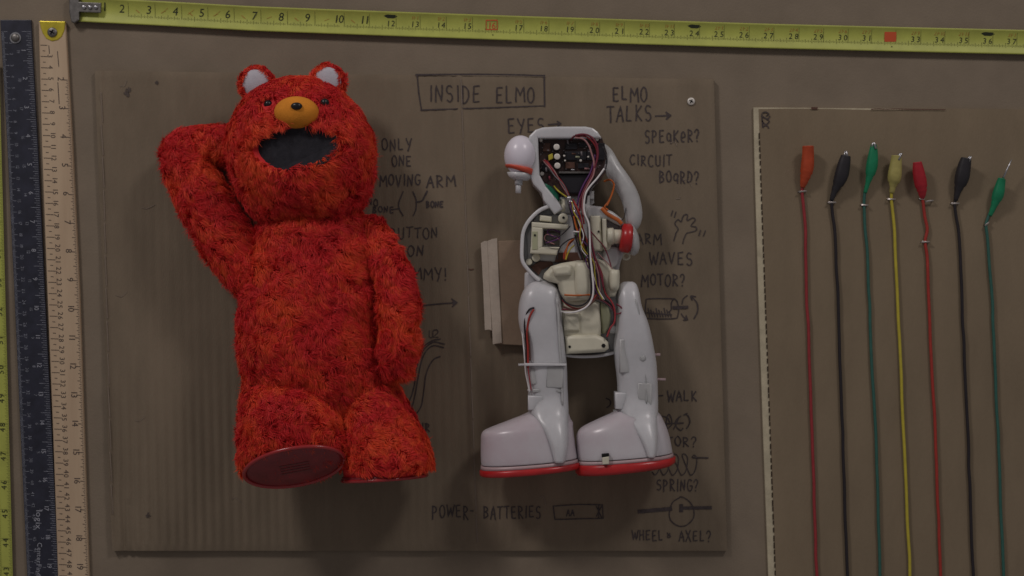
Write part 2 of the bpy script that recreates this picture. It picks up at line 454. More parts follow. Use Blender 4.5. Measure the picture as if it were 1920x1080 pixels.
W_('U', 805, 620, 815, 634, 2, 'inkfaint'); W_('2', 812, 618, 826, 634, 2)
W_('HR', 786, 793, 808, 808, 2.6)
W_('ARM', 1193, 438, 1240, 458, 2.2); W_('WAVES', 1217, 473, 1298, 495, 2.4); W_('MOTOR?', 1202, 515, 1285, 536, 2.4)
note(lambda q: [line(q, p, 2.1, HH) for p in (
    [(1262, 452), (1266, 438), (1270, 430), (1264, 420), (1270, 412), (1276, 416), (1280, 405), (1287, 403), (1287, 414), (1297, 409), (1302, 413), (1294, 424), (1303, 426), (1304, 432), (1293, 436), (1286, 438), (1281, 448), (1279, 457)],
    [(1260, 396), (1257, 405)], [(1266, 398), (1263, 408)], [(1312, 432), (1309, 442)], [(1321, 433), (1317, 443)])], name='hand_drawn_waving_hand')
def motor(q):
    line(q, [(1264, 560), (1216, 560), (1210, 566), (1210, 590), (1216, 597), (1262, 597), (1269, 592), (1271, 576), (1265, 561), (1258, 566), (1257, 580), (1252, 585)], 2.2, HH, 6)
    for i in range(9): line(q, [(1214 + i * 5, 578 + (i % 3) * 3), (1217 + i * 5, 594)], 2.2, HH)
    line(q, [(1212, 586), (1258, 590)], 2.4, HH)
    line(q, [(1262, 577), (1287, 576)], 6.5, HH)
    line(q, [(1277, 570), (1280, 560), (1287, 554)], 2.2, HH); arrow(q, [(1276, 588), (1281, 595), (1288, 599)], 2.2, 6)
    line(q, [(1300, 597), (1306, 585), (1306, 570), (1299, 560), (1295, 556)], 2.6, HH); line(q, [(1303, 556), (1294, 555), (1296, 563)], 2.4, HH)
note(motor, name='hand_drawn_motor_sketch')
W_('-', 1233, 732, 1246, 750, 2.4); W_('WALK', 1250, 732, 1306, 752, 2.5)
note(lambda q: [line(q, p, 2.4, HH) for p in ([(1240, 779), (1250, 782), (1254, 790)], [(1250, 803), (1258, 795), (1257, 783), (1252, 776), (1248, 790), (1250, 805)],
    [(1244, 793), (1280, 792)], [(1275, 779), (1266, 788), (1267, 799), (1275, 806), (1279, 802)], [(1286, 802), (1292, 792), (1290, 781), (1284, 775)], [(1281, 777), (1287, 774)], [(1262, 803), (1272, 781)])], name='hand_drawn_motor_sketch')
W_('MOTOR?', 1215, 818, 1307, 836, 2.4)
note(lambda q: line(q, [(1136, 746), (1143, 750), (1143, 758), (1137, 763)], 2.6, HH))
def spring(q):
    pts = []
    for i in range(5):
        x = 1222 + i * 17
        pts += [(x, 884), (x + 5, 889), (x + 12, 880), (x + 15, 860), (x + 11, 851), (x + 5, 853)]
    pts = pts[:-2] + [(1300, 852), (1296, 856)]
    line(q, pts, 2.1, HH, 6); line(q, [(1298, 857), (1326, 857)], 2.6, HH)
note(spring, name='hand_drawn_spring_sketch')
W_('SPRING?', 1230, 898, 1310, 919, 2.3)
note(lambda q: (line(q, [(1274, 931), (1260, 940), (1254, 958), (1256, 973), (1270, 984), (1285, 983), (1297, 972), (1300, 958), (1294, 942), (1282, 932), (1274, 930)], 2.2, HH, 6),
                line(q, [(1197, 957), (1225, 955), (1256, 952)], 7.5, HH), line(q, [(1277, 951), (1331, 950)], 6, HH), line(q, [(1276, 946), (1276, 956)], 7, HH)), name='hand_drawn_wheel_sketch')
W_('WHEEL', 1184, 993, 1243, 1012, 2.2); W_('&', 1249, 995, 1259, 1008, 2); W_('AXEL?', 1272, 993, 1334, 1012, 2.2)
W_('POWER', 811, 946, 880, 970, 2.4); W_('-', 881, 948, 891, 966, 2.2); W_('BATTERIES', 907, 948, 1015, 971, 2.3)
note(lambda q: [line(q, p, 2.2, HH, 2) for p in ([(1037, 947), (1085, 944), (1129, 945)], [(1129, 945), (1130, 970)], [(1130, 970), (1080, 971), (1040, 972)], [(1037, 947), (1040, 972)],
    [(1118, 948), (1127, 968)], [(1127, 948), (1118, 966)], [(1122, 946), (1122, 970)])] + [hand(q, 'AA', 1062, 953, 1078, 965, 2, HH)], name='hand_drawn_battery_sketch')
for (x, y, r) in ((240, 175, 7), (244, 170, 6), (297, 157, 4), (281, 964, 6), (243, 180, 4)):
    def surface_mark(q):
        for k in range(4):
            a = random.uniform(0, 6.28); line(q, [(x - r * .7 * math.cos(a), y - r * .7 * math.sin(a)), (x + random.uniform(-2, 2), y + random.uniform(-2, 2)), (x + r * math.cos(a + .5) * .8, y + r * math.sin(a + .5) * .8)], 1.5, HH)
    note(surface_mark, 'inkfaint', 'torn_hole')
for k in range(16):
    x, y = random.uniform(200, 1340), random.uniform(160, 1015); L_ = random.uniform(10, 45)
    note(lambda q: line(q, [(x, y), (x + L_ * .3, y + random.uniform(-4, 4)), (x + L_ * random.uniform(.2, 1), y + random.uniform(-14, 14))], random.uniform(.8, 1.5), HH), 'surface_mark', 'scratch')
note(lambda q: [line(q, [(866 + (y - 250) * .035 + 2, y), (866 + (y - 200) * .035 + 2.6, y + 52)], 1.9, HH) for y in range(150, 980, 58)], 'surface_mark', 'pale_fold_line')  # paler strokes following the middle fold
note(lambda q: [line(q, [(195 + (y - 250) * .026 + 1.5 * noise.noise((0, y * .02, 5)), y), (195 + (y - 200) * .026 + 1.5, y + 55)], 1.7, HH) for y in range(175, 960, 61)], 'surface_mark', 'pale_fold_line')  # paler strokes following the left fold
note(lambda q: line(q, [(880, 505), (884, 506), (888, 505)], 2.0, HH), 'w_brown', 'rust_mark')

def screw(x, y, h, r, label, dome=2.0, m='screw_white', cross=True, washer=False):
    t = thing('screw', (x, y, h), label, 'screw')
    q = MB()
    if washer: q.cyl(x, y, h, h + 1.2, r * 1.35, 24)
    q.cyl(x, y, h, h + 1.6, r, 24, dome)
    q.build('screw_head', M[m], t)
    if cross:
        s_ = MB(); a = r * .55; w = r * .13
        for g in (.5, .5 + math.pi / 2):
            c, k = math.cos(g), math.sin(g)
            s_.extrude([(x + a * c - w * k, y + a * k + w * c), (x - a * c - w * k, y - a * k + w * c), (x - a * c + w * k, y - a * k - w * c), (x + a * c + w * k, y + a * k - w * c)], h + 1.6 + dome * .4, h + 2.05 + dome)
        s_.build('cross_slot', M['dark'], t)
    return t
screw(*C(1295.5, 190.5, 9)[:2], PT, 7.2, 'small bright cross-head screw at the top right of the written cardboard sheet')

# ================================================================ right cardboard sheet
sh = thing('corrugated_cardboard', (1700, 1120, 0), 'plain brown cardboard sheet with pale cut edge behind the row of test leads', 'cardboard')
q = MB(); q.extrude([(1412, 202), (1960, 207), (1980, 1140), (1442, 1140), (1440, 1080), (1430, 810), (1421, 540), (1414, 300)], .2, 5.2); q.build('pale_edge_layer', M['card_edge'], sh)
xs = lambda y: 1421.5 + (y - 205) * .0365
NX, NY = 120, 40
q = MB(); tp = []
for j in range(NY + 1):
    y0 = 205.5 + (1140 - 205.5) * j / NY
    for i in range(NX + 1):
        x = xs(y0) + (1975 - xs(y0)) * i / NX
        y = y0 + (1.2 if j == 0 else 0) * math.sin(x * .02)
        tp.append((x, y, 7 + .22 * math.sin(y * 2 * math.pi / 17) * 0 + .5 * noise.noise((x * .01, y * .01, 4)) + .25 * noise.noise((x * .004, y * .09, 4)) - (1 if i == 0 or j == 0 else 0)))
q.add(tp, [(j * (NX + 1) + i, j * (NX + 1) + i + 1, (j + 1) * (NX + 1) + i + 1, (j + 1) * (NX + 1) + i) for j in range(NY) for i in range(NX)])
bd = [(i, 0) for i in range(NX)] + [(NX, j) for j in range(NY)] + [(i, NY) for i in range(NX, 0, -1)] + [(0, j) for j in range(NY, 0, -1)]
rt = [tp[j * (NX + 1) + i] for i, j in bd]
q.rings([rt, [(x, y, 4.3) for x, y, h in rt]], cap=False, smooth=False)
q.build('front_sheet', M['card2'], sh)
q = MB()
for k in range(66):
    y = 250 + k * 13.2 + random.uniform(-1, 1); q.box(xs(y) - 1.6, y, xs(y) + .2, y + random.uniform(7, 11), 5.3, 6.8)
tag(q.build('flute_ends', M['dark_flute'], sh), kind='stuff')
q = MB()
for p in ([(1428, 213), (1434, 211), (1440, 214), (1436, 218)], [(1430, 220), (1438, 224), (1442, 219)], [(1428, 228), (1434, 234), (1441, 229), (1437, 225)], [(1430, 238), (1436, 236), (1440, 241)], [(1427, 216), (1429, 240)]):
    line(q, p, 2.3, 7.7)
q.build('handwriting', M['ink'], sh, recalc=False)
q = MB(); line(q, [(1521, 204), (1530, 204)], 4, 8.0); q.build('red_edge_mark', M['w_brown'], sh, recalc=False); q = MB(); line(q, [(1632, 206), (1680, 205.5), (1770, 206.5)], 1.6, 8.2); q.build('red_edge_mark', M['w_brown'], sh, recalc=False)

# ================================================================ yellow tape across the top
tape = thing('tape_measure', (960, 52, 0), 'yellow tape measure stretched nearly level across the top of the wall with metal end hook', 'tape measure')
low = [(128, 39.5), (300, 48), (480, 58), (720, 67), (960, 75.5), (1200, 83), (1440, 90.5), (1680, 96.5), (1920, 102), (1990, 103.5)]
lx = [p[0] for p in low]; ly = [p[1] for p in low]
low_y = lambda x: float(np.interp(x, lx, ly))
TH = lambda t: 4 + 6.5 * (2 * t - 1) ** 2      # t 0 top edge .. 1 bottom edge; printed face is concave
def tape_pt(x, t, dh=0.0):
    X, Y, H = C(x, low_y(x) - 46 * (1 - t), TH(t) + dh); return (X, Y, H)
q = MB(); xsn = [146 + (1985 - 146) * i / 90 for i in range(91)]
sec = [i / 14 for i in range(15)]
q.rings([[tape_pt(x, t) for t in sec] + [tape_pt(x, t, -1.0) for t in sec[::-1]] for x in xsn])
q.build('blade', M['tape'], tape)
inch = {2: 230, 3: 280, 4: 330, 5: 379, 6: 428, 7: 478, 8: 528, 9: 577, 10: 636, 11: 683, 12: 733, 13: 778, 14: 827, 15: 876, 16: 922, 17: 972, 18: 1019, 19: 1068, 20: 1114, 21: 1160, 22: 1207, 23: 1254, 24: 1301, 25: 1347, 26: 1394, 27: 1440, 28: 1487, 29: 1533, 30: 1579, 31: 1623, 32: 1668, 33: 1715, 34: 1760, 35: 1805, 36: 1850, 37: 1895, 38: 1941}
hf = lambda X, Y: TH(max(0, min(1, 1 - (low_y(X) - Y) / 46))) + .5
blk, red, fnt, rfn = MB(), MB(), MB(), MB()
sl = .036
def tx(mbx, s, x, t, size, **k):
    own = MB() if mbx is blk or (mbx is red and len(s) > 1) else None
    nm, mm = ('inch_number', M['tape_ink']) if mbx is blk else ('red_number', M['tape_red'])
    if own is not None: mbx = own
    text(mbx, s, x, low_y(x) - 46 * (1 - t), size, 0, rot=2.2, hf=hf, **k)
    if own is not None: own.build(nm, mm, tape, recalc=False)
def tl(mbx, x, t0, t1, w=1.2, dx=0):
    P = [(x + dx * k / 4, low_y(x) - 46 * (1 - (t0 + (t1 - t0) * k / 4))) for k in range(5)]
    for k in range(4):
        a, b = P[k], P[k + 1]
        mbx.add([(a[0] - w / 2, a[1], hf(*a)), (a[0] + w / 2, a[1], hf(*a)), (b[0] + w / 2, b[1], hf(*b)), (b[0] - w / 2, b[1], hf(*b))], [(0, 1, 2, 3)], False)
tx(blk, '1', 196, .36, 16)
for n_, x in inch.items():
    if n_ <= 11:
        tx(blk, str(n_), x, .40, 15 if n_ < 10 else 14.5, slant=.12, gap=.12)
        if n_ > 2:
            tl(rfn, x - 24, .42, .55, 2, 7) if n_ % 2 else tl(rfn, x - 27, .5, .42, 2, 9)
            if n_ in (4, 5, 6): tx(rfn, '/', x - 20, .4, 10, slant=.9)
    else:
        if n_ in (16, 32):
            bx = [(x - 11, low_y(x) - 36), (x + 11, low_y(x) - 36), (x + 11, low_y(x) - 17), (x - 11, low_y(x) - 17)]
            if n_ == 32: red.add([(a, b, hf(a, b) - .25) for a, b in bx], [(0, 1, 2, 3)], False)
            tx(blk if n_ == 32 else red, str(n_), x, .44, 12, gap=.12)
            for k in range(4):
                a, b = bx[k], bx[(k + 1) % 4]; 
                if n_ == 16: red.add([(a[0], a[1], hf(*a)), (b[0], b[1], hf(*b)), (b[0] * .88 + x * .12, b[1] + (2 if b[1] < low_y(x) - 30 else -2), hf(*b)), (a[0] * .88 + x * .12, a[1] + (2 if a[1] < low_y(x) - 30 else -2), hf(*a))], [(0, 1, 2, 3)], False)
            tx(blk, '*', x + 2, .86, 6)
            tx(blk, '>', x + 5, .16, 4)
        else:
            tx(blk, str(n_), x, .50, 10.5, slant=.06, gap=.28)
            if n_ in (12, 24, 36):
                blk.add([(a, b, hf(a, b)) for a, b in [(x - 13, low_y(x) - 36.5), (x - 4, low_y(x) - 40.5), (x + 5, low_y(x) - 40.5), (x + 13, low_y(x) - 35), (x + 6, low_y(x) - 32), (x - 6, low_y(x) - 32.5)]], [(0, 1, 2, 3, 4, 5)], False)
                tx(red, '%d' % (n_ // 12), x, .2, 5)
            else: tx(rfn, '%dF%d' % (n_ // 12, n_ % 12), x, .25, 7, slant=.1, gap=.12)
    xt = x + (inch.get(n_ + 1, x + 46) - x) * .24 if n_ < 10 else x + 10
    tl(fnt, xt, .1, .72, .8)
    step = 48 / 16
    for k in range(1, 16):
        L = .13 if k == 8 else .09 if k % 4 == 0 else .06 if k % 2 == 0 else .035
        tl(fnt, xt + k * step, .70 - L, .70 + L * .5, .9)
tag(blk.build('foot_marks', M['tape_ink'], tape, recalc=False), kind='stuff'); tag(red.build('red_marks', M['tape_red'], tape, recalc=False), kind='stuff')
tag(fnt.build('tick_marks', M['tape_ink_f'], tape, recalc=False), kind='stuff'); tag(rfn.build('small_red_print', M['tape_redf'], tape, recalc=False), kind='stuff')
q = MB(); q.extrude([(134, -6), (152, -6), (153, 40), (144, 46), (138, 44), (134, 26)], 2, 15, 2); q.extrude([(148, 6), (194, 8), (193, 27), (148, 25)], 11, 14.5, 1.5)
q.build('end_hook', M['dull_metal'], tape)
for x in (162, 173, 184):
    q = MB(); q.cyl(x, 16.5, 14, 15.5, 3.9, 16, 2); q.build('rivet', M['metal'], tape)

# ================================================================ left rulers
def strip_pts(L, y): return np.interp(y, [p[0] for p in L], [p[1] for p in L])
def ruler_print(mbx, xl, xr, y, u0, u1, w, h):
    """short cross tick at height y from fraction u0 to u1 across"""
    a, b = xl(y), xr(y); x0 = a + (b - a) * u0; x1 = a + (b - a) * u1
    mbx.add([(x0, y - w / 2, h), (x1, y - w / 2 + .5, h), (x1, y + w / 2 + .5, h), (x0, y + w / 2, h)], [(0, 1, 2, 3)], False)

# black metal ruler
BL = lambda y: float(strip_pts([(38, 2), (270, 15), (540, 28), (810, 40), (1130, 55)], y)); BR = lambda y: float(strip_pts([(38, 60), (270, 72.5), (540, 85.5), (810, 99), (1130, 115)], y))
br = thing('ruler', (60, 1110, 0), 'black metal ruler with white print hung upright left of the wooden one', 'ruler')
q = MB(); ys = [38, 270, 540, 810, 1130]
q.extrude([(BL(y), y) for y in ys] + [(BR(y), y) for y in ys[::-1]], 1, 5.5, 1.0); q.build('blade', M['black_ruler'], br)
w1, w2 = MB(), MB(); n_ = 0
y = 60.0; k = 0
while y < 1120:
    L = .20 if k % 10 == 0 else .13 if k % 5 == 0 else .085
    ruler_print(w1, BL, BR, y, .02, .02 + L, .8, 5.8); 
    if k % 2 == 0: ruler_print(w1, BL, BR, y, .98 - (.30 if k % 26 == 0 else .12 if k % 4 else .17), .98, .9, 5.8)
    if k % 10 == 0 and k: text(w1, str(k // 10), BL(y) + 18, y, 6, 5.8, rot=91)
    y += 2.11; k += 1
for i in range(1, 20):
    y = 97 + 53.6 * (i - 1) + 3
    nb = MB(); text(nb, str(i), BR(y) - 17, y - 6, 8.5, 5.8, rot=91); nb.build('inch_number', M['white_ink2'], br, recalc=False); text(w1, str(20 - i), BR(y) - 27, y - 3, 6, 5.8, rot=91)
text(w2, 'logix', 75, 973, 11.5, 5.8, rot=92, width=36)
w2.build('lettering', M['white_ink2'], br, recalc=False); w2 = MB(); text(w2, 'CenterFind', 75.5, 1047, 9, 5.8, rot=92, width=62)
tag(w1.build('scale_marks', M['white_ink'], br, recalc=False), kind='stuff'); w2.build('lettering', M['white_ink2'], br, recalc=False)
t = thing('screw', (31, 72, 5.5), 'round domed steel screw near the top of the black ruler', 'screw')
q = MB(); q.cyl(31, 72, 5.5, 6.6, 10.5, 28); q.build('washer', M['metal'], t)
q = MB(); q.cyl(31, 72, 6.6, 8, 7.8, 28, 3.4); q.build('screw_head', M['dull_metal'], t)

# wooden ruler
WL = lambda y: float(strip_pts([(42, 75), (270, 81), (540, 91), (810, 102), (1130, 113)], y)); WR = lambda y: float(strip_pts([(42, 125), (270, 138), (540, 151), (810, 160), (1130, 171)], y))
wr = thing('ruler', (140, 1110, 0), 'wooden inch and centimetre ruler with yellow metal end cap hung upright', 'ruler')
q = MB(); ys = [42, 150, 270, 400, 540, 680, 810, 1130]
q.extrude([(WL(y), y) for y in ys] + [(WR(y), y) for y in ys[::-1]], 1, 9, 2.2); q.build('wooden_strip', M['wood'], wr)
q = MB()
for i in range(2, 21):
    y = 150 + 53.55 * (i - 2); yt = y + 3
    nb = MB(); text(nb, str(i), WL(y) + (WR(y) - WL(y)) * .735, y - 1, 11.5, 9.4, rot=91.5); nb.build('inch_number', M['wood_ink'], wr, recalc=False)
    ruler_print(q, WL, WR, y + 1, .82, .975, 1.2, 9.4)
    for k in range(1, 16):
        if 100 < y + k * 3.35 < 1125: ruler_print(q, WL, WR, y + 1 + k * 3.347, .975 - (.12 if k == 8 else .09 if k % 4 == 0 else .065 if k % 2 == 0 else .04), .975, 1.0, 9.4)
for k in range(2, 50):
    y = 85 + 21.1 * (k - 2)
    if k > 2:
        nb = MB(); text(nb, str(k), WL(y) + (WR(y) - WL(y)) * .39, y, 9.2, 9.4, rot=91.5, gap=.12); nb.build('centimetre_number', M['wood_ink'], wr, recalc=False)
    ruler_print(q, WL, WR, y + 1, .05, .30, 1.1, 9.4); ruler_print(q, WL, WR, y + 11.5, .13, .22, 1.1, 9.4)
line(q, [(110.5, 98), (113, 126)], 1.2, 9.4); line(q, [(111.5, 156), (114, 196)], 1.3, 9.4); line(q, [(94.5, 87), (95.5, 102)], 1.3, 9.4)
tag(q.build('scale_marks', M['wood_ink'], wr, recalc=False), kind='stuff')
q = MB(); q.extrude([(77, 41), (125.5, 42), (124, 58), (119, 70), (111, 77), (100, 79), (90, 74), (83, 64), (79, 52)], 6, 10.4, 1.4); q.build('end_cap', M['brass'], wr)
screw(101.5, 62.5, 10.2, 9.2, 'cross-head screw through the yellow cap of the wooden ruler', 2.2, 'dull_metal')

# left vertical tape
lt = thing('tape_measure', (0, 1110, 0), 'yellow tape measure hanging upright at the far left edge of the wall', 'tape measure')
TR = lambda y: 26.5 - (1080 - y) * .0268
q = MB(); sec2 = [i / 10 for i in range(11)]
lth = lambda s_: 3 + 4.5 * (2 * s_ - 1) ** 2
q.rings([[(TR(y) - 46 * (1 - s_), y, lth(s_)) for s_ in sec2] + [(TR(y) - 46 * (1 - s_), y, lth(s_) - 1) for s_ in sec2[::-1]] for y in range(120, 1160, 20)])
q.build('blade', M['tape'], lt)
q = MB(); g2 = MB()
for i, v in enumerate(range(42, 60)):
    y = 1072 - (v - 43) * 54.0
    x = TR(y) - 13
    if y > 130:
        text(q, str(v), x, y - 1, 11, 0, rot=-91, hf=lambda X, Y: lth(max(0, min(1, 1 - (TR(Y) - X) / 46))) + .5, gap=.14); q.build('inch_number', M['tape_ink'], lt, recalc=False); q = MB()
        for k in range(16):
            yy = y - 10 + k * 3.37; L = 22 if k == 0 else 9 if k == 8 else 6 if k % 4 == 0 else 4
            x1 = TR(yy) - (0.5 if k == 0 else 22); g2.add([(x1 - L, yy, 5.5), (x1, yy, 8.2 if k == 0 else 4.2), (x1, yy + .9, 8.2 if k == 0 else 4.2), (x1 - L, yy + .9, 5.5)], [(0, 1, 2, 3)], False)
            g2.add([(TR(yy) - (4 if k % 2 else 7), yy, 7), (TR(yy) - .6, yy, 8.1), (TR(yy) - .6, yy + .8, 8.1), (TR(yy) - (4 if k % 2 else 7), yy + .8, 7)], [(0, 1, 2, 3)], False)
tag(g2.build('tick_marks', M['tape_ink_f'], lt, recalc=False), kind='stuff')

# ================================================================ test leads
def lead(label, clipcol, wirecol, clip, wire, tip=None, needle=False, group='test leads stapled in a row on the right cardboard'):
    """clip: list of (x, y, halfwidth) from mouth down to the wire"""
    bx, by = wire[-1]
    t = thing('test_lead', (bx, by, 8), label, 'test lead', group)
    H = 16
    pts = smooth_path([(x, y, w) for x, y, w in clip], 5)
    q = MB(); rings = []
    for i, (x, y, w) in enumerate(pts):
        f = i / (len(pts) - 1); hh = 27 * (1 - f) + 13 * f
        a = pts[max(i - 1, 0)]; b = pts[min(i + 1, len(pts) - 1)]
        d = np.array((b[0] - a[0], b[1] - a[1])); d /= np.linalg.norm(d); nn = (-d[1], d[0])
        if .56 < f < .9: w = w * (1 + .07 * math.sin(f * 75))
        hb = w * .9
        cx, cy, _ = C(x, y, hh)
        rings.append([(cx + nn[0] * w * math.copysign(abs(math.cos(g)) ** .8, math.cos(g)), cy + nn[1] * w * math.copysign(abs(math.cos(g)) ** .8, math.cos(g)), hh + hb * math.sin(g)) for g in [2 * math.pi * k / 16 for k in range(16)]])
    q.rings(rings); q.build('clip_sleeve', M[clipcol], t)
    if tip:
        q = MB(); c0 = C(clip[0][0], clip[0][1] + 4, 29); c1 = C(tip[0], tip[1], 33)
        if needle:
            q.tube([c0, c1], lambda f: 2.3 * (1 - f * .6), 8); q.build('needle_probe', M['metal'], t)
        else:
            for s_ in (-1, 1):
                q.tube([(c0[0] + s_ * 3, c0[1] + 4, c0[2] + s_ * 2), (c1[0] + s_ * .8, c1[1], c1[2] + s_ * 1.5)], lambda f: 3.0 * (1 - f * .55), 6)
            q.build('metal_jaw', M['metal'], t)
    q = MB(); w0 = clip[-1]
    path = [(*C(w0[0], w0[1] - 6, 13)[:2], 13)] + [(C(x, y, 11)[0] + 1.6 * noise.noise((x * .3, y * .013, 1)), C(x, y, 11)[1], 11.2 + 1.2 * noise.noise((x, y * .02, 5))) for x, y in wob(wire)]
    q.tube(path, 2.9, 8, 6); q.build('wire', M[wirecol], t)
    return t
def wob(w):
    out = []
    for a, b in zip(w[:-1], w[1:]):
        m = max(1, int((b[1] - a[1]) / 30))
        out += [(a[0] + (b[0] - a[0]) * k / m, a[1] + (b[1] - a[1]) * k / m) for k in range(m)]
    return out + [w[-1]]
lead('orange clip on a red wire, leftmost in the row of test leads', 'r_orange', 'w_red', [(1515, 274, 10.5), (1515, 290, 11), (1513.5, 315, 12), (1509, 335, 8.5), (1504.5, 352, 4)],
     [(1504, 362), (1506, 380), (1510, 430), (1512, 540), (1517, 670), (1522.5, 810), (1527, 940), (1532, 1080), (1533, 1120)])
lead('black clip on a black wire between the orange and green clips', 'r_black', 'w_black', [(1586, 292, 9), (1582, 310, 12), (1576, 334, 12.5), (1565, 358, 6), (1559, 376, 4)],
     [(1559, 386), (1562, 405), (1565, 430), (1570.5, 540), (1575, 670), (1579.5, 810), (1584, 940), (1589, 1080), (1590, 1120)], tip=(1586, 283))
lead('green clip on a teal wire between a black clip and the yellow clip', 'r_green', 'w_teal', [(1638.5, 271, 5.5), (1637, 290, 9), (1634, 315, 10.5), (1628, 340, 5), (1622, 362, 3.4)],
     [(1620, 378), (1621, 395), (1623, 430), (1629, 540), (1634, 670), (1642, 810), (1646, 940), (1650, 1080), (1651, 1120)], tip=(1638, 267))
lead('yellow clip on a yellow wire, fourth in the row of test leads', 'r_yellow', 'w_yellow', [(1681, 292, 9), (1680, 305, 10.5), (1677, 333, 12.5), (1674, 350, 6), (1672, 362, 4.5)],
     [(1671, 374), (1673, 388), (1677, 430), (1682, 540), (1688, 670), (1694, 810), (1700, 940), (1706, 1080), (1707, 1120)], tip=(1690, 287))
lead('red clip on a red wire held by three staples', 'r_red', 'w_scarlet', [(1720, 304, 8), (1722, 320, 10.5), (1726, 342, 11.5), (1729, 360, 8), (1729, 373, 3.5)],
     [(1731, 382), (1734, 405), (1738, 430), (1735, 453), (1738, 480), (1741, 540), (1746, 670), (1753, 810), (1758, 940), (1764, 1080), (1765, 1120)])
lead('black clip on a black wire beside the needle probe', 'r_black', 'w_black', [(1811.5, 297, 9.5), (1808, 312, 12), (1803, 336, 13), (1796, 358, 6.5), (1792, 376, 4)],
     [(1790, 385), (1793, 405), (1797, 430), (1803, 540), (1808, 670), (1815, 810), (1819, 940), (1825, 1080), (1826, 1120)], tip=(1820, 293))
lead('green needle probe on a teal wire, rightmost in the row of test leads', 'r_green', 'w_teal', [(1878.5, 335, 7), (1876, 345, 8.5), (1871, 366, 10.5), (1864, 385, 6), (1856, 405, 3.6)],
     [(1851, 415), (1849, 425), (1852, 450), (1856, 500), (1859, 540), (1865, 670), (1871, 810), (1876, 940), (1882, 1080), (1883, 1120)], tip=(1897, 299), needle=True)
def staple(x, y, rot, label, w=14, cat='staple'):
    q = MB(); c, s_ = math.cos(R(rot)), math.sin(R(rot)); x, y = C(x, y, 12)[:2]
    q.tube([(x - w / 2 * c, y - w / 2 * s_, 6.5), (x - w / 2 * c, y - w / 2 * s_, 14), (x + w / 2 * c, y + w / 2 * s_, 14.4), (x + w / 2 * c, y + w / 2 * s_, 6.5)], 1.5, 6, 1)
    tag(q.build('staple', M['staple']), label, cat, 'staples holding the test leads')
staple(1504.5, 359, -5, 'steel staple over the wire just below the orange clip')
staple(1559.5, 379.5, 0, 'steel staple over the black wire left of the green clip')
staple(1620.5, 384.5, 4, 'steel staple over the teal wire below the larger green clip', 12)
staple(1671, 373.5, 2, 'steel staple over the yellow wire just below the yellow clip')
staple(1728, 373, 10, 'steel staple right at the base of the red clip', 8)
staple(1742, 377, -8, 'bent loose steel staple right of the base of the red clip', 14)
staple(1735, 453.5, 0, 'lowest steel staple, on the red wire well below its clip')
staple(1790.5, 381.5, 0, 'steel staple over the black wire left of the needle probe')
staple(1850, 420, -40, 'pale steel staple over the teal wire below the needle probe', 9)

# ================================================================ cardboard spacer with masking tape
sp = thing('cardboard_spacer', (945, 648, PT), 'small brown cardboard spacer with torn masking tape left of the plastic frame', 'cardboard')
q = MB(); q.extrude([C(915, 452, 26)[:2], C(1000, 450, 26)[:2], C(1000, 640, 26)[:2], C(985, 648, 26)[:2], C(926, 645, 26)[:2]], PT + 1.5, 25, 1.2); q.build('folded_card', M['card_box'], sp)
q = MB(); q.extrude([C(*p, 27)[:2] for p in [(901.5, 456), (908, 452), (917, 452), (919, 520), (922, 620), (917, 618), (909, 619), (906, 540)]], 22, 26.4, .4); q.build('tape_strip', M['masking'], sp)
q = MB(); q.extrude([C(*p, 28)[:2] for p in [(914, 452), (923, 448), (932, 446.5), (934, 500), (937, 560), (941, 643), (932, 644), (924, 646), (922, 600), (918, 540)]], 25.2, 27.6, .4); q.build('tape_strip', M['masking'], sp)

# ================================================================ toy mechanism (stripped plastic frame)
rb = thing('toy_skeleton', C(1080, 885, 60), 'stripped milky plastic toy frame with circuit board, coloured wires and two red-soled feet', 'toy frame')
def cc(pts, h): return [C(x, y, h)[:2] for x, y in pts]
def part(name, m, fn, parent=None):
    q = MB(); fn(q); return q.build(name, M[m], parent or rb)
def c3(x, y, h): return C(x, y, h)
def rows_c(rows):
    out = []
    for y, xl, xr, hc, hb in rows:
        a = C(xl, y, hc); b = C(xr, y, hc); out.append((a[1], a[0], b[0], hc, hb))
    return out
# eye ball housing behind the head
def f(q):
    c = c3(976, 292, 70); q.ball(c, (30, 37, 30), 32, 20)
part('ball', 'ball', f)
part('red_band', 'redstripe', lambda q: q.ellring([(c3(975, 314, 70), (27.2, 5, 0), (0, -1, 27.6)), (c3(975, 318, 70), (26.6, 6, 0), (0, -1, 27)), (c3(976, 323, 70), (24.2, 8, 0), (0, -1, 25))], 32))
part('ball_base', 'plastic', lambda q: q.ellring([(c3(976, 325, 70), (25, 2, 0), (0, 0, 24)), (c3(976, 333, 70), (21, 1, 0), (0, 0, 20)), (c3(976, 338, 70), (13, 1, 0), (0, 0, 13))], 28))
part('peg', 'plastic', lambda q: (q.tube([c3(973, 334, 72), c3(972, 347, 73)], 7.2, 12), q.tube([c3(972, 343, 73), c3(971.5, 362, 74)], 5.2, 12)))
# head shell
HB = 40
part('head_back_plate', 'plastic2', lambda q: q.extrude(cc([(992, 262), (1004, 246), (1030, 240), (1098, 240), (1116, 246), (1128, 260), (1137, 300), (1131, 330), (1112, 352), (1104, 372), (1114, 372), (1115, 380), (1104, 388), (1040, 400), (1020, 385), (1017, 372), (995, 330)], 45), 20, HB, 3))
hs = part('head_shell', 'plastic', lambda q: q.extrude(cc([(988, 266), (993, 254), (1004, 243), (1018, 238.5), (1045, 237), (1098, 237), (1112, 240), (1121, 247), (1128, 258), (1070, 259), (1009, 259), (1010, 290), (1012, 328), (1024, 350), (1046, 376), (1056, 392), (1040, 402), (1019, 375), (1016, 362), (1000, 345), (991, 322), (988, 295)], 84), 24, 84, 3.0))
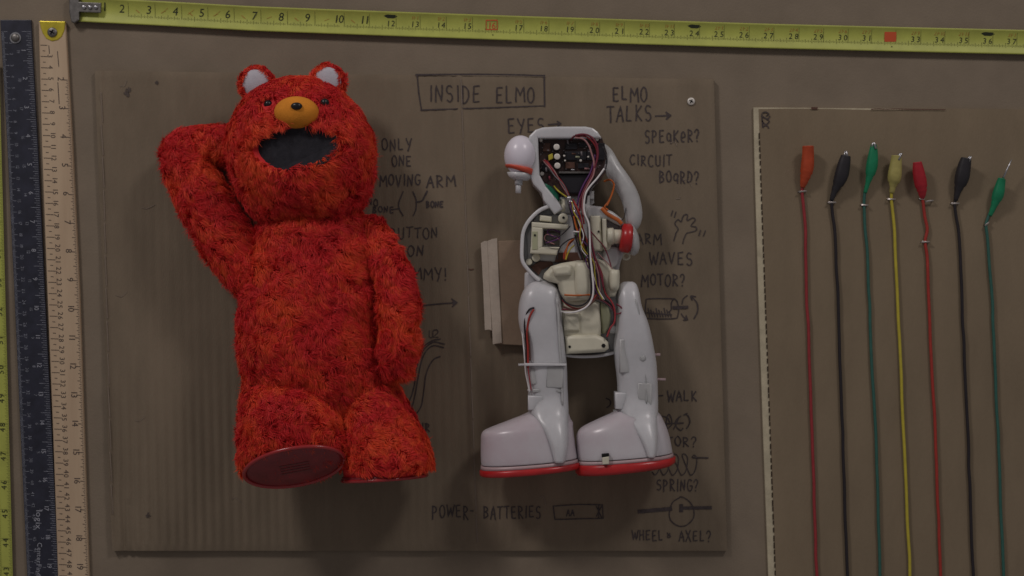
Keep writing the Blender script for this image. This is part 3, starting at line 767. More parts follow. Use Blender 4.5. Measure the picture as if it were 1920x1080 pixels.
# circuit board
pcb = part('circuit_board', 'pcb', lambda q: q.extrude(cc([(1009, 258), (1129, 257), (1138, 285), (1139, 316), (1128, 336), (1108, 352), (1096, 366), (1060, 368), (1030, 352), (1013, 332)], 66), 40, 62, 1))
part('black_box', 'chip', lambda q: q.extrude(cc([(1048, 327), (1109, 326), (1104, 350), (1090, 362), (1064, 362)], 78), 60, 72, 2), pcb)
part('heat_sink', 'dull_metal', lambda q: q.box(*c3(1048, 321.5, 80)[:2], *c3(1108, 325, 80)[:2], 60, 78, .5), pcb)
for (x, y) in ((1043.5, 276), (1044.5, 294), (1045, 311)):
    cp = part('capacitor', 'chip', lambda q: q.cyl(*c3(x, y, 74)[:2], 60, 79, 6.6, 18), pcb)
    q = MB(); q.cyl(*c3(x, y, 76)[:2], 79, 79.8, 5.6, 18, .8); q.build('capacitor_top', M['screw_white'], pcb)
for (x0, y0, x1, y1, h, m) in ((1060, 268, 1082, 280, 68, 'chip'), (1086, 266, 1104, 276, 66, 'chip'), (1058, 284, 1100, 300, 67, 'chip'), (1018, 268, 1032, 284, 66, 'w_brown'), (1060, 304, 1078, 316, 67, 'w_brown'),
                           (1101, 280, 1112, 300, 69, 'chip'), (1016, 302, 1030, 320, 67, 'chip'), (1084, 306, 1104, 316, 68, 'chip'), (1120, 268, 1134, 300, 70, 'chip')):
    part('chip', m, lambda q: q.box(*c3(x0, y0, h)[:2], *c3(x1, y1, h)[:2], 60, h, 1), pcb)
q = MB()
for k in range(90):
    x, y = random.uniform(1012, 1126), random.uniform(261, 345); r = random.uniform(.6, 1.5)
    X, Y, _ = c3(x, y, 68); q.box(X, Y, X + r * random.uniform(1, 3), Y + r, 60, 69.5)
tag(q.build('solder_joints', M['w_grey'], pcb), kind='stuff')
q = MB()
for (x, y, r) in ((1014.5, 262.5, 3), (1119.5, 261, 3.2), (1016.5, 325.5, 3.6), (1089, 301, 2.4), (1058, 292, 2), (1059.5, 301, 1.8), (1103, 294, 1.8)):
    q.cyl(*c3(x, y, 74)[:2], 61, 73, r, 12, 1)
q.build('bright_contacts', M['screw_white'], pcb)
for (x, y, a_, m_) in ((1072, 288, 0, 'w_brown'), (1079, 294, 0, 'cream2'), (1064, 262, 1, 'w_grey'), (1090, 284, 1, 'w_grey'), (1096, 316, 0, 'w_pink'), (1070, 318, 0, 'metal'), (1030, 330, 1, 'w_maroon'), (1024, 314, 1, 'w_grey'), (1112, 312, 1, 'w_maroon'), (1114, 270, 0, 'w_maroon')):
    part('resistor', m_, lambda q: q.tube([c3(x, y, 73), c3(x + (8 if not a_ else 1), y + (8 if a_ else .6), 73)], 1.7, 8), pcb)
part('yellow_connector', 'w_yellow', lambda q: q.extrude(cc([(1028, 291), (1036, 287), (1038, 297), (1029, 301)], 74), 60, 74, 1), pcb)
part('green_seal', 'green', lambda q: q.extrude(cc([(1021, 343), (1034, 349), (1047, 364), (1050, 374), (1044, 378), (1030, 364)], 80), 46, 80, 4, True))
# neck
part('neck_bracket', 'plastic2', lambda q: (q.extrude(cc([(1036, 374), (1060, 366), (1106, 366), (1106, 400), (1036, 402)], 56), 24, 56, 4, True), q.box(*c3(1105, 358, 50)[:2], *c3(1114, 373, 50)[:2], 30, 50, 2)))
part('neck_post', 'cream', lambda q: (q.tube([c3(1055, 376, 60), c3(1056, 394, 78)], 4.5, 10), q.tube([c3(1046, 380, 60), c3(1048, 392, 70)], 3.5, 10)))
# raised arm
def armf(q):
    P = [(1124, 272, 42, 8), (1136, 288, 48, 13), (1149, 316, 56, 16), (1165, 341, 58, 17.5), (1180, 367, 60, 17), (1187.5, 396, 62, 16.5), (1187, 416, 62, 14.5), (1182, 430, 60, 10)]
    D = smooth_path(P, 5); rings = []
    for i, (x, y, h, r) in enumerate(D):
        a = D[max(i - 1, 0)]; b = D[min(i + 1, len(D) - 1)]
        d = np.array((b[0] - a[0], b[1] - a[1])); d /= np.linalg.norm(d)
        c = C(x, y, h)
        rings.append((c, (-d[1] * r, d[0] * r, 0), (0, 0, r * .85)))
    q.ellring(rings, 24)
part('arm', 'plastic2', armf)
part('arm_flange', 'plastic2', lambda q: q.ellring([(c3(1180, 449, 66), (2, 28, 0), (0, 0, 26)), (c3(1187, 450, 66), (2, 29, 0), (0, 0, 28)), (c3(1194, 452, 66), (2, 22, 0), (0, 0, 22)), (c3(1198, 453, 66), (1, 12, 0), (0, 0, 12))], 26))
part('arm_wheel', 'redp', lambda q: q.ellring([(c3(1163, 446, 72), (-3, 21, 0), (0, 0, 20)), (c3(1167, 446, 72), (-2, 26, 0), (0, 0, 27)), (c3(1180, 447, 72), (-2, 27, 0), (0, 0, 29)), (c3(1184.5, 447, 72), (-2, 23, 0), (0, 0, 25))], 30))
part('arm_shaft', 'cream', lambda q: (q.tube([c3(1138, 443, 76), c3(1168, 444, 76)], 13, 20), q.tube([c3(1138, 443, 76), c3(1150, 443, 76)], 15.5, 20)))
part('ring_tab', 'cream', lambda q: q.tube([(c3(1174, 480, 40)[0] + 6 * math.cos(a), c3(1174, 480, 40)[1] + 6 * math.sin(a), 40) for a in [k * math.pi / 6 for k in range(13)]], 2.4, 8, 2))
# torso
part('torso_back_plate', 'plastic', lambda q: q.extrude(cc([(1040, 384), (1010, 399), (988, 422), (980, 446), (980, 488), (990, 504), (1003, 522), (1000, 560), (1060, 664), (1150, 664), (1158, 600), (1158, 520), (1164, 492), (1171, 470), (1170, 425), (1158, 404), (1130, 389), (1104, 384)], 52), 14, 48, 3))
def rim(q, path, w, h0, h1):
    P = smooth_path([(*C(x, y, h1)[:2], 0) for x, y in path], 5); L = []; Rr = []
    for i, p in enumerate(P):
        a, b = P[max(i - 1, 0)], P[min(i + 1, len(P) - 1)]
        d = np.array((b[0] - a[0], b[1] - a[1])); d /= np.linalg.norm(d) + 1e-9
        L.append((p[0] - d[1] * w / 2, p[1] + d[0] * w / 2)); Rr.append((p[0] + d[1] * w / 2, p[1] - d[0] * w / 2))
    q.rings([[(*l, h0), (*l, h1 - 1.5), ((l[0] * .75 + r[0] * .25), (l[1] * .75 + r[1] * .25), h1), ((l[0] * .25 + r[0] * .75), (l[1] * .25 + r[1] * .75), h1), (*r, h1 - 1.5), (*r, h0)] for l, r in zip(L, Rr)])
part('torso_rim', 'plastic', lambda q: (rim(q, [(1034, 385), (1012, 394), (993, 412), (982, 432), (979, 455), (979, 485), (986, 500), (1000, 516), (1012, 527)], 6.5, 20, 82),))
part('shoulder_cover', 'plastic2', lambda q: q.extrude(cc([(1100, 384), (1128, 387), (1150, 397), (1166, 410), (1170, 420), (1164, 424), (1140, 412), (1100, 408)], 78), 30, 78, 5, True))
part('shoulder_stripe', 'w_orange', lambda q: q.tube([c3(1128, 390, 81), c3(1140, 402, 81), c3(1158, 412, 80), c3(1166, 420, 79)], 3.5, 8, 4, .5))
part('inner_wall', 'plastic', lambda q: q.extrude(cc([(1006, 402), (1072, 402), (1080, 480), (1036, 492), (990, 486), (988, 440)], 60), 30, 56, 3))
mh = part('motor_holder', 'cream', lambda q: [q.extrude(cc(p, 84), 40, 84, 2.5) for p in ([(997, 416), (1066, 421), (1066, 430), (1016, 428), (997, 426)], [(997, 425), (1018, 427), (1017, 464), (995, 473)],
     [(995, 463), (1050, 463), (1046, 478), (994, 475)])])
part('motor', 'dull_metal', lambda q: q.extrude(cc([(1019, 431), (1052, 432), (1050, 461), (1019, 460)], 58), 40, 60, 6, True), mh)
part('label_strip', 'cream2', lambda q: q.box(*c3(998, 434, 86)[:2], *c3(1008, 468, 86)[:2], 82, 85, .5), mh)
for a_ in ((1056, 409, 84, 9), (1005, 483, 70, 7.5), (992, 491, 70, 6)):
    part('screw_boss', 'cream', lambda q: q.cyl(*c3(*a_[:3])[:2], 30, a_[2], a_[3], 18, 1.5))
part('top_bracket', 'cream', lambda q: q.extrude(cc([(1012, 403), (1035, 406), (1034, 416), (1012, 414)], 78), 40, 78, 2.5))
part('boss_hole', 'dark', lambda q: (q.cyl(*c3(1056.5, 408, 86)[:2], 80, 86.4, 2.4, 12), q.cyl(*c3(1003, 441, 86)[:2], 80, 86.2, 2, 10), q.cyl(*c3(1122.5, 434, 82)[:2], 70, 83, 2.4, 4)))
part('side_bracket', 'cream', lambda q: (q.extrude(cc([(1107, 404), (1126, 404), (1130, 470), (1112, 470)], 80), 34, 80, 3), q.extrude(cc([(1129, 410), (1137, 410), (1139, 465), (1131, 465)], 88), 34, 88, 3), q.cyl(*c3(1137, 460, 76)[:2], 40, 76, 9, 16, 1.5)))
part('lower_side_shell', 'plastic', lambda q: q.extrude(cc([(1132, 462), (1160, 462), (1163, 480), (1158, 495), (1148, 504), (1130, 498)], 66), 30, 66, 5, True))
part('recess_shade', 'w_brown', lambda q: (q.extrude(cc([(994, 500), (1012, 490), (1034, 490), (1038, 496), (1016, 506), (1010, 516)], 60), 46, 58, 1), q.extrude(cc([(1044, 474), (1104, 472), (1106, 490), (1040, 492)], 60), 46, 58, 1)))  # dark brown slabs: shade of the torso recesses put into the colour
def gearf(q):
    q.extrude(cc([(1021, 512), (1034, 499), (1054, 493), (1084, 488), (1108, 489), (1111, 530), (1109, 562), (1062, 566), (1050, 552), (1046, 532), (1030, 528), (1019, 522)], 100), 34, 100, 9, True)
    q.rows(rows_c([(492, 1078, 1108, 90, 12), (500, 1076, 1110, 92, 16), (540, 1076, 1110, 92, 16), (560, 1078, 1108, 90, 12)]))
    q.extrude(cc([(1034, 500), (1060, 494), (1072, 497), (1071, 516), (1040, 518)], 110), 90, 110, 6, True)
part('gear_case', 'cream', gearf)
part('side_column', 'cream', lambda q: (q.extrude(cc([(1118, 484), (1136, 490), (1146, 502), (1160, 508), (1160, 540), (1154, 556), (1142, 557), (1134, 530), (1124, 512)], 86), 30, 86, 5, True), q.rows(rows_c([(506, 1142, 1161, 78, 14), (514, 1141, 1162, 80, 16), (536, 1141, 1161, 80, 16), (545, 1143, 1158, 78, 12)]))))
part('battery_case', 'cream', lambda q: (q.extrude(cc([(1054, 560), (1110, 562), (1124, 568), (1127, 612), (1127, 632), (1058, 632), (1054, 600)], 84), 30, 84, 6, True), q.extrude(cc([(1058, 586), (1086, 586), (1087, 620), (1058, 620)], 90), 80, 90, 3)))
part('battery_side', 'cream2', lambda q: q.extrude(cc([(1126, 566), (1140, 574), (1146, 592), (1143, 612), (1135, 626), (1128, 626)], 66), 30, 66, 4, True))
part('lower_case', 'cream', lambda q: q.extrude(cc([(1060, 630), (1082, 628), (1118, 627), (1132, 633), (1141, 642), (1142, 654), (1134, 660), (1110, 662), (1062, 664)], 92), 30, 92, 7, True))
part('case_hole', 'dark', lambda q: (q.cyl(*c3(1068, 650, 90)[:2], 86, 93, 2.4, 10), q.cyl(*c3(1131.5, 648, 90)[:2], 86, 93, 4, 6)))
part('lower_rim', 'plastic', lambda q: (rim(q, [(1056, 666), (1085, 669), (1120, 668), (1150, 662), (1164, 655)], 5, 24, 74),))
part('hip_bracket', 'plastic2', lambda q: (q.extrude(cc([(1134, 585), (1152, 580), (1160, 600), (1160, 655), (1145, 660), (1136, 640)], 50), 24, 50, 4, True), q.cyl(*c3(1149, 618, 60)[:2], 30, 60, 8, 14, 2)))
part('hip_plate', 'plastic', lambda q: q.extrude(cc([(984, 512), (994, 506), (1018, 524), (1046, 534), (1052, 560), (1020, 575), (982, 575)], 60), 22, 60, 6, True))
part('hip_hole', 'dark', lambda q: q.extrude(cc([(1013, 526), (1022, 525), (1022, 529), (1014, 529)], 70), 58, 62))
# legs
LL = [(526, 1006, 1028, 66, 8), (531, 994, 1038, 66, 20), (545, 981, 1048, 66, 34), (570, 973, 1053, 66, 40), (600, 972, 1054, 66, 41), (625, 977, 1057, 66, 40), (650, 984, 1060, 66, 38), (690, 987, 1063, 66, 38), (725, 990, 1064, 66, 37), (745, 990, 1065, 66, 37), (772, 991, 1066, 70, 42), (790, 1000, 1066, 74, 50), (812, 1016, 1066, 78, 56), (835, 1027, 1065, 80, 59), (861, 1034, 1060, 80, 59)]
lg = part('leg', 'plastic', lambda q: q.rows(rows_c(LL), 44, 3.1)); lg['label'] = 'left milky leg with wires down its outer side'
def knee(q, x0, x1, y0, y1, h):
    q.extrude(cc([(x0, y0), (x1, y0 + 1), (x1, y1), (x0, y1 - 1)], h), 60, h, 2, True)
def seam(pts, d):
    return lambda q: q.tube([c3(x, y, h) for x, y, h in pts], lambda t: d * (1 if .05 < t < .95 else .5), 8, 4)
part('seam_ridge', 'plastic2', seam([(1044, 560, 100), (1047, 590, 103), (1049, 640, 101), (1053, 700, 100), (1055, 760, 103)], 2.4), lg)
part('side_tab', 'plastic', lambda q: q.extrude(cc([(1048, 596), (1059, 598), (1060, 606), (1049, 606)], 80), 56, 80, 2), lg)
part('shelf', 'plastic', lambda q: q.extrude(cc([(984, 681), (1062, 682), (1062, 686), (984, 686)], 108), 66, 109, 1), lg)
part('shin_panel', 'plastic2', lambda q: (knee(q, 994, 1022, 690, 722, 101), knee(q, 1024, 1056, 686, 728, 104)), lg)
part('shin_step', 'plastic2', lambda q: knee(q, 998, 1056, 729, 737, 102), lg)
part('shin_box', 'plastic', lambda q: knee(q, 990, 1020, 742, 770, 103), lg)
part('leg_pin', 'plastic', lambda q: q.tube([c3(972, 684, 90), c3(1000, 683, 92)], 2.3, 8), lg)
part('leg_pin', 'plastic', lambda q: q.tube([c3(989, 731, 92), c3(1000, 733, 92)], 1.8, 8), lg)
RL = [(528, 1170, 1186, 60, 8), (533, 1163, 1193, 60, 20), (548, 1158, 1198, 62, 30), (575, 1158, 1203, 64, 36), (600, 1156, 1213, 66, 38), (625, 1154, 1220, 66, 39), (650, 1151, 1225, 66, 39), (680, 1153, 1230, 66, 38), (710, 1157, 1232, 66, 38), (740, 1158, 1233, 66, 38), (772, 1158, 1233, 70, 42), (792, 1170, 1232, 74, 50), (815, 1188, 1232, 78, 56), (835, 1200, 1230, 80, 59), (851, 1206, 1226, 80, 59)]
rg = part('leg', 'plastic', lambda q: q.rows(rows_c(RL), 44, 3.1)); rg['label'] = 'right milky leg with two short pins on its outer edge'
part('seam_ridge', 'plastic2', seam([(1190, 560, 94), (1198, 590, 99), (1204, 640, 101), (1210, 700, 101), (1212, 760, 105)], 2.4), rg)
part('side_tab', 'plastic', lambda q: q.extrude(cc([(1151, 770), (1162, 770), (1162, 778), (1153, 778)], 80), 56, 80, 2), rg)
part('dimple', 'plastic2', lambda q: q.ball(c3(1205, 672, 103), (6, 6, 2.5), 14, 8), rg)
part('shin_panel', 'plastic2', lambda q: (knee(q, 1196, 1222, 718, 812, 105), knee(q, 1162, 1190, 636, 700, 103)), rg)
part('shin_box', 'plastic', lambda q: knee(q, 1154, 1176, 736, 768, 101), rg)
part('leg_pin', 'pinkp', lambda q: q.tube([c3(1226, 665, 60), c3(1238, 665, 60)], 2.6, 8), rg)
part('leg_pin', 'pinkp', lambda q: q.tube([c3(1228, 711, 60), c3(1248, 711.5, 60)], 2.4, 8), rg)
def foot(rings, sole, low_, lab, off=0):
    def fr(L, q, p=2.3):
        out = []
        for (cx, cy, ax, sl_, hb) in L:
            c = C(cx, cy, 78); ring = []
            for k in range(40):
                g = 2 * math.pi * k / 40; cu, su = math.cos(g), math.sin(g)
                X = math.copysign(abs(cu) ** (2 / p), cu); Z = math.copysign(abs(su) ** (2 / p), su)
                ring.append((c[0] + ax * X, c[1] - sl_ * X, 78 + hb * Z))
            out.append(ring)
        q.rings(out)
    q = MB(); fr(smooth_path(rings, 4), q); fo = q.build('foot', M['foot'], rb); fo['label'] = lab
    q = MB(); fr(low_, q); q.build('foot_base', M['pinkp'], fo)
    q = MB(); fr(sole, q); q.build('red_sole', M['redp'], fo)
    return fo
foot([(1028, 771, 34, 0, 24), (1022, 778, 44, 1, 32), (1008, 788, 60, 3, 40), (996, 797, 76, 5, 45), (989, 806, 83, 5, 49), (989, 825, 85, 6, 53), (991, 850, 87, 7, 57), (993, 864, 88, 7, 58)],
     [(994, 872, 90, 7.5, 60), (995, 874, 93, 8, 63), (995, 882, 93, 8, 63), (995, 884, 90, 8, 60)], [(993, 865.5, 89, 7, 59), (994, 872, 90.5, 7.5, 60)], 'left milky foot standing on a red sole')
fr_ = foot([(1194, 766, 32, 0, 24), (1188, 774, 44, 2, 32), (1178, 784, 60, 4, 40), (1168, 796, 75, 5, 45), (1166, 808, 82, 5, 49), (1168, 826, 85, 6, 53), (1170, 845, 86.5, 7, 57), (1171, 854, 87, 7, 58)],
     [(1171, 862, 89, 7, 60), (1172, 864, 91.5, 8, 63), (1172, 875, 91, 9, 63), (1170, 880, 86, 9, 60)], [(1171, 855.5, 88, 7, 59), (1171, 862, 89.5, 7, 60)], 'right milky foot standing on a red sole')
part('cream_catch', 'cream', lambda q: q.extrude(cc([(1129.5, 858), (1142, 856), (1142, 870), (1130, 871)], 143), 118, 143, 1), fr_)
part('catch_slot', 'dark', lambda q: q.extrude(cc([(1129, 852), (1142, 850.5), (1142, 856), (1129, 857.5)], 141), 110, 141.5, .4), fr_)
# wires
def wire(m, pts, h=88, r=1.5):
    n = len(pts); q = MB()
    P = []
    for i, p in enumerate(pts):
        hh = p[2] if len(p) > 2 else h
        P.append(C(p[0], p[1], hh))
    q.tube(P, r * .86, 6, 5); q.build('wire', M[m], rb)
wire('w_pink', [(1078, 258), (1094, 261), (1104, 273), (1109, 287), (1113, 300), (1114, 312)], 96, 1.9)
wire('w_maroon', [(1070, 262, 70), (1079, 254, 96), (1096, 252), (1110, 258), (1119, 272), (1121, 290), (1117, 308), (1107, 334), (1096, 354), (1088, 376), (1087, 396)], 98, 2.1)
wire('w_red', [(1078, 256), (1098, 256), (1113, 268), (1120, 285), (1118, 305), (1110, 328), (1098, 350), (1090, 372), (1092, 398), (1095, 420)], 95, 1.9)
wire('w_purple', [(1116, 290), (1112, 308), (1106, 326), (1095, 345), (1086, 366), (1082, 386)], 93, 2)
wire('w_pink', [(1115, 316), (1112, 330), (1102, 348), (1094, 366), (1092, 386), (1094, 404)], 100, 1.6)
wire('w_black', [(1130, 275), (1137, 296), (1136, 312), (1127, 328), (1113, 345), (1102, 362), (1098, 382)], 90, 2)
wire('w_grey', [(1136, 308), (1130, 322), (1116, 338), (1104, 354), (1096, 370), (1095, 400)], 96, 1.9)
wire('w_white', [(1133, 316), (1120, 334), (1106, 350), (1098, 364), (1095, 385), (1097, 402), (1104, 420), (1106, 450), (1107, 480), (1110, 510), (1112.5, 540), (1110, 560), (1100, 575), (1082, 584), (1064, 586), (1053, 584, 100)], 118, 1.9)
wire('w_black', [(1103, 425), (1103, 450), (1104, 480), (1107, 510), (1109, 545), (1104, 562), (1092, 572), (1076, 573), (1060, 566), (1050, 552), (1046, 542, 96)], 112, 1.8)
wire('w_red', [(1020, 299, 70), (1030, 310), (1042, 327), (1056, 345), (1066, 365), (1070, 380)], 92, 1.7)
wire('w_pink', [(1018, 301, 70), (1030, 314), (1044, 330), (1052, 342)], 88, 1.3)
wire('w_maroon', [(1044, 330), (1056, 350), (1064, 368), (1072, 384)], 86, 2.2)
wire('w_yellow', [(1039, 349, 70), (1047, 358), (1056, 365), (1064, 370)], 92, 1.6)
for k, (m, dx) in enumerate((('w_black', -5), ('w_purple', -2), ('w_brown', 1), ('w_maroon', 4), ('w_grey', 7), ('w_scarlet', 9))):
    wire(m, [(1068 + dx * .6, 374, 88), (1074 + dx, 392), (1080 + dx, 412), (1084 + dx, 432), (1092 + dx * 1.1, 456), (1100 + dx, 480), (1104 + dx * .8, 492, 96)], 96 + (k % 3) * 4, 2.2)
wire('w_orange', [(1076, 405), (1080, 425), (1088, 446), (1094, 462)], 108, 1.8)
wire('w_yellow', [(1078, 410), (1083, 432), (1092, 455), (1098, 475), (1102, 490)], 106, 1.5)
wire('w_black', [(1078, 440), (1082, 456), (1088, 474), (1092, 488)], 104, 1.8)
wire('w_green', [(1080, 436), (1090, 462), (1098, 484)], 102, 1.8)
wire('w_grey', [(1076, 452), (1082, 468), (1090, 486)], 102, 2)
wire('w_black', [(1078, 446), (1066, 450), (1053, 460), (1046, 474), (1045, 486)], 92, 1.4)
wire('w_orange', [(1077, 448), (1068, 454), (1062, 468), (1060, 487)], 92, 1.9)
wire('w_scarlet', [(1076, 450), (1066, 460), (1058, 474), (1057, 486)], 90, 1.3)
wire('w_yellow', [(1079, 458), (1070, 466), (1064, 477), (1061, 487)], 94, 1.5)
wire('w_black', [(1069, 424), (1060, 434), (1050, 442), (1036, 448), (1022, 454), (1030, 460), (1050, 462)], 88, 1.3)
wire('w_purple', [(1050, 436), (1036, 430), (1026, 434), (1034, 442), (1050, 446), (1036, 452), (1022, 456)], 74, 1.4)
wire('w_pink', [(1050, 450), (1036, 442), (1024, 440), (1022, 450), (1040, 458)], 74, 1.2)
wire('w_orange', [(1133, 340, 60), (1144, 337), (1151, 346), (1148, 362), (1141, 378), (1134, 388), (1140, 394)], 78, 2.1)
wire('w_orange', [(1152, 345), (1149, 360), (1143, 376), (1138, 386)], 84, 1.5)
wire('w_black', [(1165, 413), (1170, 408), (1174, 390, 70)], 76, 1)
wire('w_maroon', [(1107, 433), (1118, 446), (1132, 462), (1140, 480), (1146, 500)], 92, 1.3)
wire('w_pink', [(1120, 474), (1132, 486), (1142, 496), (1148, 504)], 92, 1.1)
wire('w_maroon', [(1106, 430), (1110, 460), (1116, 484), (1122, 500), (1128, 520), (1132, 540)], 104, 2.2)
wire('w_purple', [(1104, 425), (1112, 470), (1118, 495), (1121, 530), (1120, 550)], 102, 2.6)
wire('w_pink', [(1116, 490), (1121, 510), (1124, 535), (1124, 552)], 104, 1.8)
wire('w_red', [(1118, 490), (1128, 512), (1131, 534), (1136, 552), (1147, 566), (1153, 584), (1152, 604), (1144, 616), (1138, 632)], 96, 1.9)
wire('w_black', [(1124, 545), (1132, 560), (1146, 572), (1152, 590), (1148, 606), (1141, 618), (1139, 630)], 92, 1.9)
wire('w_maroon', [(1122, 560), (1134, 566), (1146, 576), (1155, 588), (1165, 586), (1166, 578), (1156, 570)], 94, 1.6)
wire('w_orange', [(1058, 553), (1080, 554), (1108, 553), (1124, 560)], 104, 1.8)
wire('w_brown', [(1124, 550), (1116, 562), (1102, 574), (1088, 580), (1070, 580), (1055, 574)], 110, 2)
wire('w_red', [(1120, 552), (1108, 566), (1094, 577), (1078, 578), (1064, 572), (1054, 562)], 108, 1.7)
wire('w_maroon', [(1054, 580), (1072, 581), (1090, 580)], 98, 2)
wire('w_black', [(1002, 577, 108), (993, 580, 108), (986, 592), (983.5, 612), (985, 630), (987, 655), (987, 682)], 101, 1.9)
wire('w_scarlet', [(1001, 580, 108), (994, 592, 108), (989.5, 610), (988.5, 630), (990, 655), (990, 690)], 104, 2.3)
wire('w_brown', [(990, 620), (993, 650), (994, 676)], 106, 1.5)
wire('w_white', [(979, 620, 86), (982, 650), (984, 675), (986, 700), (990, 720), (993, 735)], 98, 1.7)
wire('w_red', [(990, 690), (993, 712), (996, 732)], 104, 1.3)
for k in range(9):
    j = lambda a: random.uniform(-a, a)
    m_ = ('w_black', 'w_maroon', 'w_grey', 'w_green', 'w_purple', 'w_yellow', 'w_brown', 'w_red', 'w_white')[k]
    wire(m_, [(1070 + j(5), 378), (1078 + j(6), 398), (1084 + j(6), 420), (1090 + j(9), 442), (1098 + j(9), 466), (1106 + j(8), 490), (1114 + j(6), 516), (1119 + j(5), 544), (1128 + j(8), 562)], 104 + j(8), 1.15)
for k in range(4):
    j = lambda a: random.uniform(-a, a)
    wire(('w_black', 'w_grey', 'w_maroon', 'w_pink')[k], [(1024 + j(5), 302 + j(4), 72), (1040, 326 + j(5)), (1054 + j(3), 346), (1066, 368), (1074 + j(4), 390)], 92 + j(4), 1.1)
part('foil_wrap', 'metal', lambda q: (q.ball(c3(1067, 372, 96), (5.5, 5, 4), 8, 5), q.ball(c3(1070, 379, 98), (5, 4, 4), 7, 4), q.tube([c3(1076, 393, 108), c3(1082, 404, 108)], 3.4, 7)))
part('cable_tie', 'w_white', lambda q: q.tube([c3(1075, 434, 110), c3(1086, 435, 112)], 1.4, 6))

# ================================================================ shaggy plush toy
pl = thing('plush_toy', C(640, 905, 60), 'shaggy red plush bear with pale ears, orange muzzle and one arm behind its head', 'plush toy')
def fur_on(mbx, name, parent, dens=1.0, length=15, skip=None, flow=(0, .5, 0), label=None, jit=1.0, bias=0.0):
    """mbx holds a closed body surface; roots are scattered over its visible side and the tufts join that same mesh"""
    V = np.array(mbx.v, float); tris = []
    for fc in mbx.f:
        for k in range(1, len(fc) - 1): tris.append((fc[0], fc[k], fc[k + 1]))
    T = np.array(tris); A, B, Cc = V[T[:, 0]], V[T[:, 1]], V[T[:, 2]]
    cr = np.cross(B - A, Cc - A); ar = np.linalg.norm(cr, axis=1) / 2 + 1e-9; nr = cr / (2 * ar[:, None])
    cen = V.mean(0); mid = (A + B + Cc) / 3
    flip = np.sum(nr * (mid - cen), axis=1) < 0; nr[flip] *= -1
    vis = nr[:, 2] > -.45
    pr = ar * vis; n = int(pr.sum() * 1.05 * dens); pr /= pr.sum()
    idx = rng.choice(len(T), n, p=pr); r1, r2 = rng.random(n), rng.random(n); sw = r1 + r2 > 1; r1[sw] = 1 - r1[sw]; r2[sw] = 1 - r2[sw]
    P = A[idx] + r1[:, None] * (B - A)[idx] + r2[:, None] * (Cc - A)[idx]; N = nr[idx]
    if skip is not None:
        keep = ~skip(P); P, N = P[keep], N[keep]; n = len(P)
    nz = np.array([[*noise.noise_vector((p[0] / 34, p[1] / 34, p[2] / 34)), *noise.noise_vector((p[0] / 11 + 50, p[1] / 11, p[2] / 11))] for p in P])
    patch = bias + np.array([noise.noise((p[0] / 60 + 9, p[1] / 60, p[2] / 60)) for p in P])
    fl = np.array(flow)[None, :] + nz[:, :3] * 1.2 + nz[:, 3:] * 1.9 + rng.normal(0, .16, (n, 3))
    fl -= N * np.sum(fl * N, axis=1)[:, None]
    D0 = N * .75 + fl * .55; D0 /= np.linalg.norm(D0, axis=1)[:, None]
    D1 = N * .12 + fl * .95 + np.array((0, .22, 0)); D1 /= np.linalg.norm(D1, axis=1)[:, None]
    L = length * 1.15 * (0.65 + .55 * rng.random(n)) * (1 + .6 * nz[:, 3]) * jit
    w = rng.uniform(.45, 1.0, n)
    S = np.cross(D0, np.array((0, 0, 1.0)) + rng.normal(0, .5, (n, 3))); S /= np.linalg.norm(S, axis=1)[:, None] + 1e-9
    P0 = P - N * .5; P1 = P0 + D0 * (L * .45)[:, None]; P2 = P1 + D1 * (L * .6)[:, None]
    wS = S * w[:, None]
    verts = np.stack([P0 - wS, P0 + wS, P1 + wS * .75, P1 - wS * .75, P2], axis=1).reshape(-1, 3)
    rnd = rng.random(n); rp = np.clip(.42 + patch * 1.9 + (rnd - .5) * .4, 0, 1)
    tuft = nz[:, 4]; tipc = np.clip(.30 + tuft * 1.5 + patch * .9 + (rnd - .5) * .45, 0, 1)
    attr = np.zeros((n, 5, 4), np.float32); attr[:, :, 3] = 1
    attr[:, (0, 1), 0] = 0.0; attr[:, (2, 3), 0] = .45; attr[:, 4, 0] = 1; attr[:, :, 1] = tipc[:, None]; attr[:, :, 2] = rp[:, None]
    nb = len(V); o = nb + np.arange(n) * 5
    allv = np.concatenate([V, verts]); org = np.array(parent_world(parent))
    W = np.stack([(allv[:, 0] - 960) * U, -allv[:, 2] * U, (540 - allv[:, 1]) * U], axis=1) - org
    fquad = np.stack([o, o + 1, o + 2, o + 3], axis=1); ftri = np.stack([o + 3, o + 2, o + 4], axis=1)
    bl = [list(x) for x in mbx.f]
    loops = np.concatenate([np.array([i for x in bl for i in x], int), fquad.ravel(), ftri.ravel()])
    tot = np.concatenate([np.array([len(x) for x in bl], int), np.full(n, 4), np.full(n, 3)])
    me = bpy.data.meshes.new(name); me.vertices.add(len(W)); me.vertices.foreach_set('co', W.ravel().astype(np.float32))
    me.loops.add(len(loops)); me.loops.foreach_set('vertex_index', loops.astype(np.int32))
    me.polygons.add(len(tot)); st = np.concatenate([[0], np.cumsum(tot)[:-1]])
    me.polygons.foreach_set('loop_start', st.astype(np.int32)); me.polygons.foreach_set('loop_total', tot.astype(np.int32))
    me.polygons.foreach_set('use_smooth', np.concatenate([np.ones(len(bl), bool), np.zeros(2 * n, bool)]))
    me.update(calc_edges=True)
    at = me.color_attributes.new('strand', 'FLOAT_COLOR', 'POINT')
    base = np.zeros((nb, 4), np.float32); base[:, 2] = .2; base[:, 3] = 1
    at.data.foreach_set('color', np.concatenate([base, attr.reshape(-1, 4)]).ravel())
    me.materials.append(M['fur'])
    o_ = bpy.data.objects.new(name, me); COL.objects.link(o_); o_.parent = parent
    if label: o_['label'] = label
    return o_
